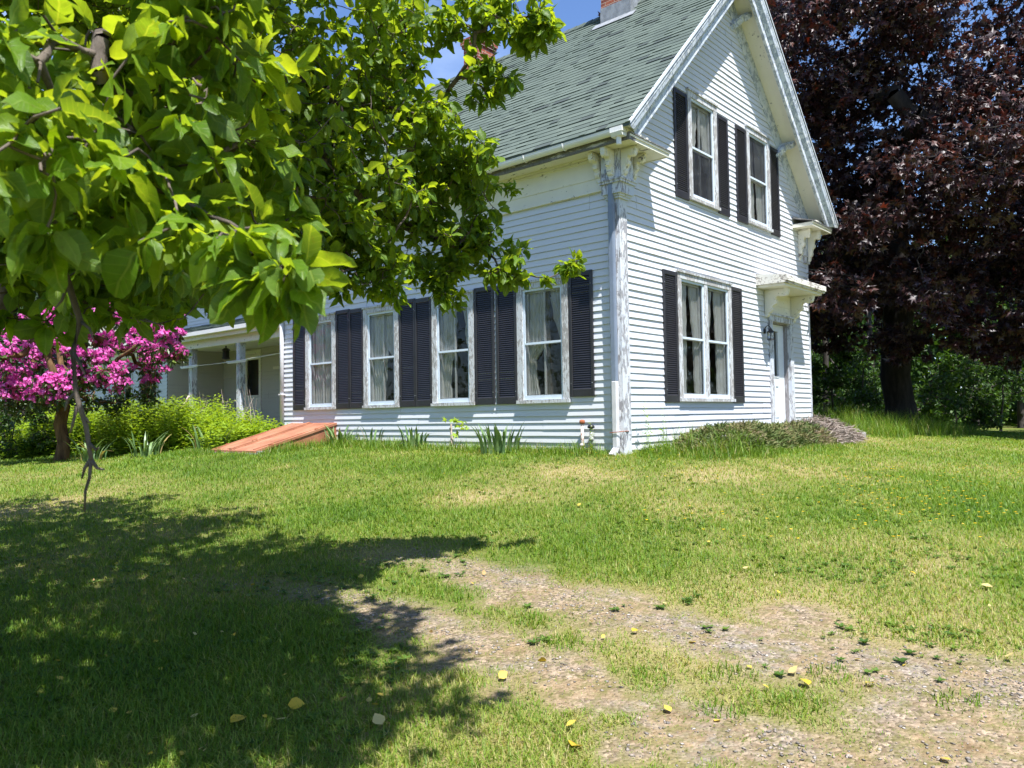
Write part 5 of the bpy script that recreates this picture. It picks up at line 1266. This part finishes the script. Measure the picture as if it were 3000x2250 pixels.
# gravel -----------------------------------------------------------------
n = 90000; x = -7.6+3.6*rg.random(n); y = -7.6+8.4*rg.random(n)
core = np.clip(1.2-np.minimum(pdist(x, y, UPPER), pdist(x, y, LOWER))/.3, 0, 1)
ok = rg.random(n) < (gravel_at(x, y)**1.6)*np.clip(fbm(x, y, .45)*2.2-.65, .04, 1)*(.12+.6*core); x, y = x[ok], y[ok]; n = len(x)
T = np.array([(1, 0, 0), (-1, 0, 0), (0, 1, 0), (0, -1, 0), (0, 0, .6), (0, 0, -.5), (.62, .62, .35), (-.6, .55, .3)], float)
tr = [(0, 6, 4), (6, 2, 4), (2, 7, 4), (7, 1, 4), (1, 3, 4), (3, 0, 4), (0, 5, 6), (6, 5, 2), (2, 5, 7), (7, 5, 1), (1, 5, 3), (3, 5, 0)]
an = rg.random(n)*6.283; D = np.c_[np.cos(an), np.sin(an), rg.normal(size=n)*.2]
Rm = frames(D, np.tile([0, 0, 1.], (n, 1))+rg.normal(size=(n, 3))*.25)
Rm = Rm*np.stack([.6+.5*rg.random(n), .8+.5*rg.random(n), .45+.4*rg.random(n)], 1)[:, None, :]
Vs, fs = scatter(T, tr, [], np.c_[x, y, gz(x, y)+.002], Rm, .0035+.0105*rg.random(n)**2.2)
g = NG('drive_stone'); gm = g.done(g.bsdf(g.ramp(g.attr('rnd'), [(0, (.13, .115, .10)), (.45, (.24, .21, .18)), (.8, (.33, .27, .22)), (1, (.45, .40, .35))]), .85, .25))
tag(np_mesh('drive_gravel', Vs, fs, gm, None, {'rnd': np.repeat(rg.random(n), 8)}), 'loose grey and pinkish gravel in the wheel tracks of the drive', 'gravel', kind='stuff')

# yellow hawkweed flowers ----------------------------------------------
pts = []
for (u0, u1, v0, v1, k) in ((2450, 3000, 1380, 1560, 130), (1850, 2900, 1390, 1620, 70), (1680, 2000, 1330, 1420, 26), (1000, 1800, 1290, 1420, 22), (2300, 2900, 1330, 1400, 24)):
    for _ in range(k):
        u, v = u0+(u1-u0)*rg.random(), v0+(v1-v0)*rg.random(); dv = fw+cr*(u-1500)/FPX+cu*(1125-v)/FPX
        t = np.linspace(3, 22, 400); Q = CAM+dv*t[:, None]; k_ = np.argmax(Q[:, 2] < gz(Q[:, 0], Q[:, 1]))
        if k_ > 0: pts.append(Q[k_, :2])
pts = np.array(pts); n = len(pts); hf = .06+.07*rg.random(n); base_ = np.c_[pts, gz(pts[:, 0], pts[:, 1])]
per = 8; ci = np.repeat(np.arange(n), per); a = np.tile(np.arange(per)*2*np.pi/per, n)
D = np.c_[np.cos(a), np.sin(a), .25+.2*rg.random(n*per)]
V1, f1 = scatter(*oval_leaf(.3, .1, .1), (base_+np.c_[np.zeros((n, 2)), hf])[ci], frames(D, np.tile([0, 0, 1.], (n*per, 1))), np.full(n*per, .017))
tag(np_mesh('hawkweed_flowers', V1, f1, M['yellow'], None, {'rnd': np.repeat(rg.random(n)[ci], 11)}), 'tiny yellow hawkweed flowers scattered over the right side of the lawn', 'flowers', kind='stuff')

# fallen leaves ----------------------------------------------------------
def gpt(u, v):
    dv = fw+cr*(u-1500)/FPX+cu*(1125-v)/FPX; t = np.linspace(2.5, 14, 3000); Q = CAM+dv*t[:, None]
    k_ = int(np.argmax(Q[:, 2] < gz(Q[:, 0], Q[:, 1]))); return Q[k_]
me_l = []
for s_ in range(4):
    T = oval_leaf(.40, .28-.12*s_, .25-.2*s_)
    me = bpy.data.meshes.new('fallen_leaf'); me.from_pydata([tuple(v) for v in T[0]], [], [list(f) for f in T[1]]+[list(f) for f in T[2]])
    a_ = me.attributes.new('rnd', 'FLOAT', 'POINT'); a_.data.foreach_set('value', np.full(11, (.1, .4, .72, .95)[s_], np.float32))
    me.polygons.foreach_set('use_smooth', [True]*len(me.polygons)); me.materials.append(M['fallen']); me_l.append(me)
FL = [(1675,2210,.085,0,'big yellow fallen leaf on the grass at the bottom middle of the picture'), (2890,1733,.085,2,'large pale fallen leaf on the lawn at the right'), (2370,2022,.07,0,'upright yellow fallen leaf on the drive strip'), (2310,1982,.06,2,'pale fallen leaf beside a grass tuft on the drive'),
      (1965,2095,.05,1,'yellow fallen leaf at the edge of the lower wheel track'), (2945,1935,.06,2,'pale fallen leaf in the upper wheel track at the right'), (1602,1941,.05,0,'small bright yellow fallen leaf on the left of the lower track'), (1852,1862,.05,0,'bright yellow fallen leaf on the strip between the tracks'), (2037,1888,.055,1,'pale yellow fallen leaf on the near side of the upper track'), (1462,2000,.06,1,'yellow fallen leaf at the edge of the tree shadow'),
      (675,2140,.085,0,'big yellow brown fallen leaf in the tree shade'), (843,2087,.08,0,'bright yellow fallen leaf in the tree shade, right of the biggest one'), (1120,2145,.075,2,'whitish curled fallen leaf in the tree shade'), (822,2125,.06,2,'small whitish fallen leaf between the two big yellow ones'), (1660,2150,.05,1,'pale yellow fallen leaf above the big one'), (2536,2014,.055,1,'pale yellow fallen leaf right of the drive tufts')]
for u, v, sz, s_, lab in FL:
    o = bpy.data.objects.new('fallen_leaf', me_l[s_]); COL.objects.link(o); p = gpt(u, v); o.location = (p[0], p[1], float(gz(p[0], p[1]))+.034-.024*float(gravel_at(p[0], p[1])))
    o.rotation_euler = (rs.gauss(.25, .3), rs.gauss(0, .35), rs.random()*6.28); o.scale = (sz,)*3; tag(o, lab, 'fallen leaf', 'fallen leaves')
for zone, lab, grp, k in (((50, 1500, 1640, 2240), 'small pale or yellow fallen leaf lying in the shade of the apple tree', 'leaves fallen in the tree shade', 46), ((1500, 2950, 1720, 2230), 'small yellowish fallen leaf lying on the sunny drive', 'leaves fallen on the drive', 11), ((1400, 2900, 1450, 1700), 'tiny yellowish fallen leaf lying on the sunny lawn', 'leaves fallen on the lawn', 9)):
    for _ in range(k):
        u, v = zone[0]+(zone[1]-zone[0])*rs.random(), zone[2]+(zone[3]-zone[2])*rs.random()**1.0
        o = bpy.data.objects.new('fallen_leaf', me_l[rs.choice((0, 1, 1, 2, 2, 3))]); COL.objects.link(o); p = gpt(u, v); o.location = (p[0], p[1], float(gz(p[0], p[1]))+.026-.02*float(gravel_at(p[0], p[1])))
        o.rotation_euler = (rs.gauss(.15, .3), rs.gauss(0, .35), rs.random()*6.28); o.scale = (.020+.028*rs.random(),)*3; tag(o, lab, 'fallen leaf', grp)

# ------------------------------------------------------------------ light
sun_dir = np.array([-.21, -.41, 1.0]); sun_dir /= np.linalg.norm(sun_dir)
el = math.asin(sun_dir[2]); az = math.atan2(sun_dir[0], sun_dir[1])
ld = bpy.data.lights.new('sun', 'SUN'); ld.energy = 4.9; ld.angle = R(.55); ld.color = (1.0, .985, .965)
lo = bpy.data.objects.new('sun', ld); COL.objects.link(lo)
lo.rotation_euler = Vector([float(-c) for c in sun_dir]).to_track_quat('-Z', 'Y').to_euler()
w = bpy.data.worlds.new('World'); sc.world = w; w.use_nodes = True
nt = w.node_tree; nt.nodes.clear()
sky = nt.nodes.new('ShaderNodeTexSky'); sky.sky_type = 'NISHITA'; sky.sun_disc = False; sky.sun_elevation = el; sky.sun_rotation = az; sky.air_density = 1.0; sky.dust_density = .6; sky.ozone_density = 3.0
tc = nt.nodes.new('ShaderNodeTexCoord'); mp_ = nt.nodes.new('ShaderNodeMapping'); mp_.inputs['Scale'].default_value = (1, 1, 2.2); mp_.inputs['Location'].default_value = (.35, 1.3, .2)
nz_ = nt.nodes.new('ShaderNodeTexNoise'); nz_.inputs['Scale'].default_value = 2.1; nz_.inputs['Detail'].default_value = 7; nz_.inputs['Roughness'].default_value = .55
rp = nt.nodes.new('ShaderNodeValToRGB'); rp.color_ramp.elements[0].position = .54; rp.color_ramp.elements[1].position = .80; rp.color_ramp.elements[1].color = (.75, .75, .75, 1)
mx = nt.nodes.new('ShaderNodeMix'); mx.data_type = 'RGBA'; mx.inputs[7].default_value = (6.2, 6.6, 7.6, 1)
bg = nt.nodes.new('ShaderNodeBackground'); bg.inputs[1].default_value = .088; ow = nt.nodes.new('ShaderNodeOutputWorld')
L_ = nt.links.new
L_(tc.outputs['Generated'], mp_.inputs[0]); L_(mp_.outputs[0], nz_.inputs['Vector']); L_(nz_.outputs['Fac'], rp.inputs[0]); L_(rp.outputs[0], mx.inputs[0]); L_(sky.outputs[0], mx.inputs[6]); ti = nt.nodes.new('ShaderNodeMix'); ti.data_type = 'RGBA'; ti.blend_type = 'MULTIPLY'; ti.inputs[0].default_value = 1.0; ti.inputs[7].default_value = (.86, .985, 1.2, 1); L_(mx.outputs[2], ti.inputs[6]); L_(ti.outputs[2], bg.inputs[0]); L_(bg.outputs[0], ow.inputs[0])

sc.view_settings.view_transform = 'Standard'; sc.view_settings.look = 'None'; sc.view_settings.gamma = 1; sc.view_settings.exposure = 1.1
sc.render.engine = 'CYCLES'
cy = sc.cycles; cy.use_denoising = True; cy.max_bounces = 7; cy.diffuse_bounces = 3; cy.glossy_bounces = 3; cy.transmission_bounces = 4; cy.transparent_max_bounces = 10; cy.sample_clamp_indirect = 6
cy.use_adaptive_sampling = True; cy.adaptive_threshold = .015
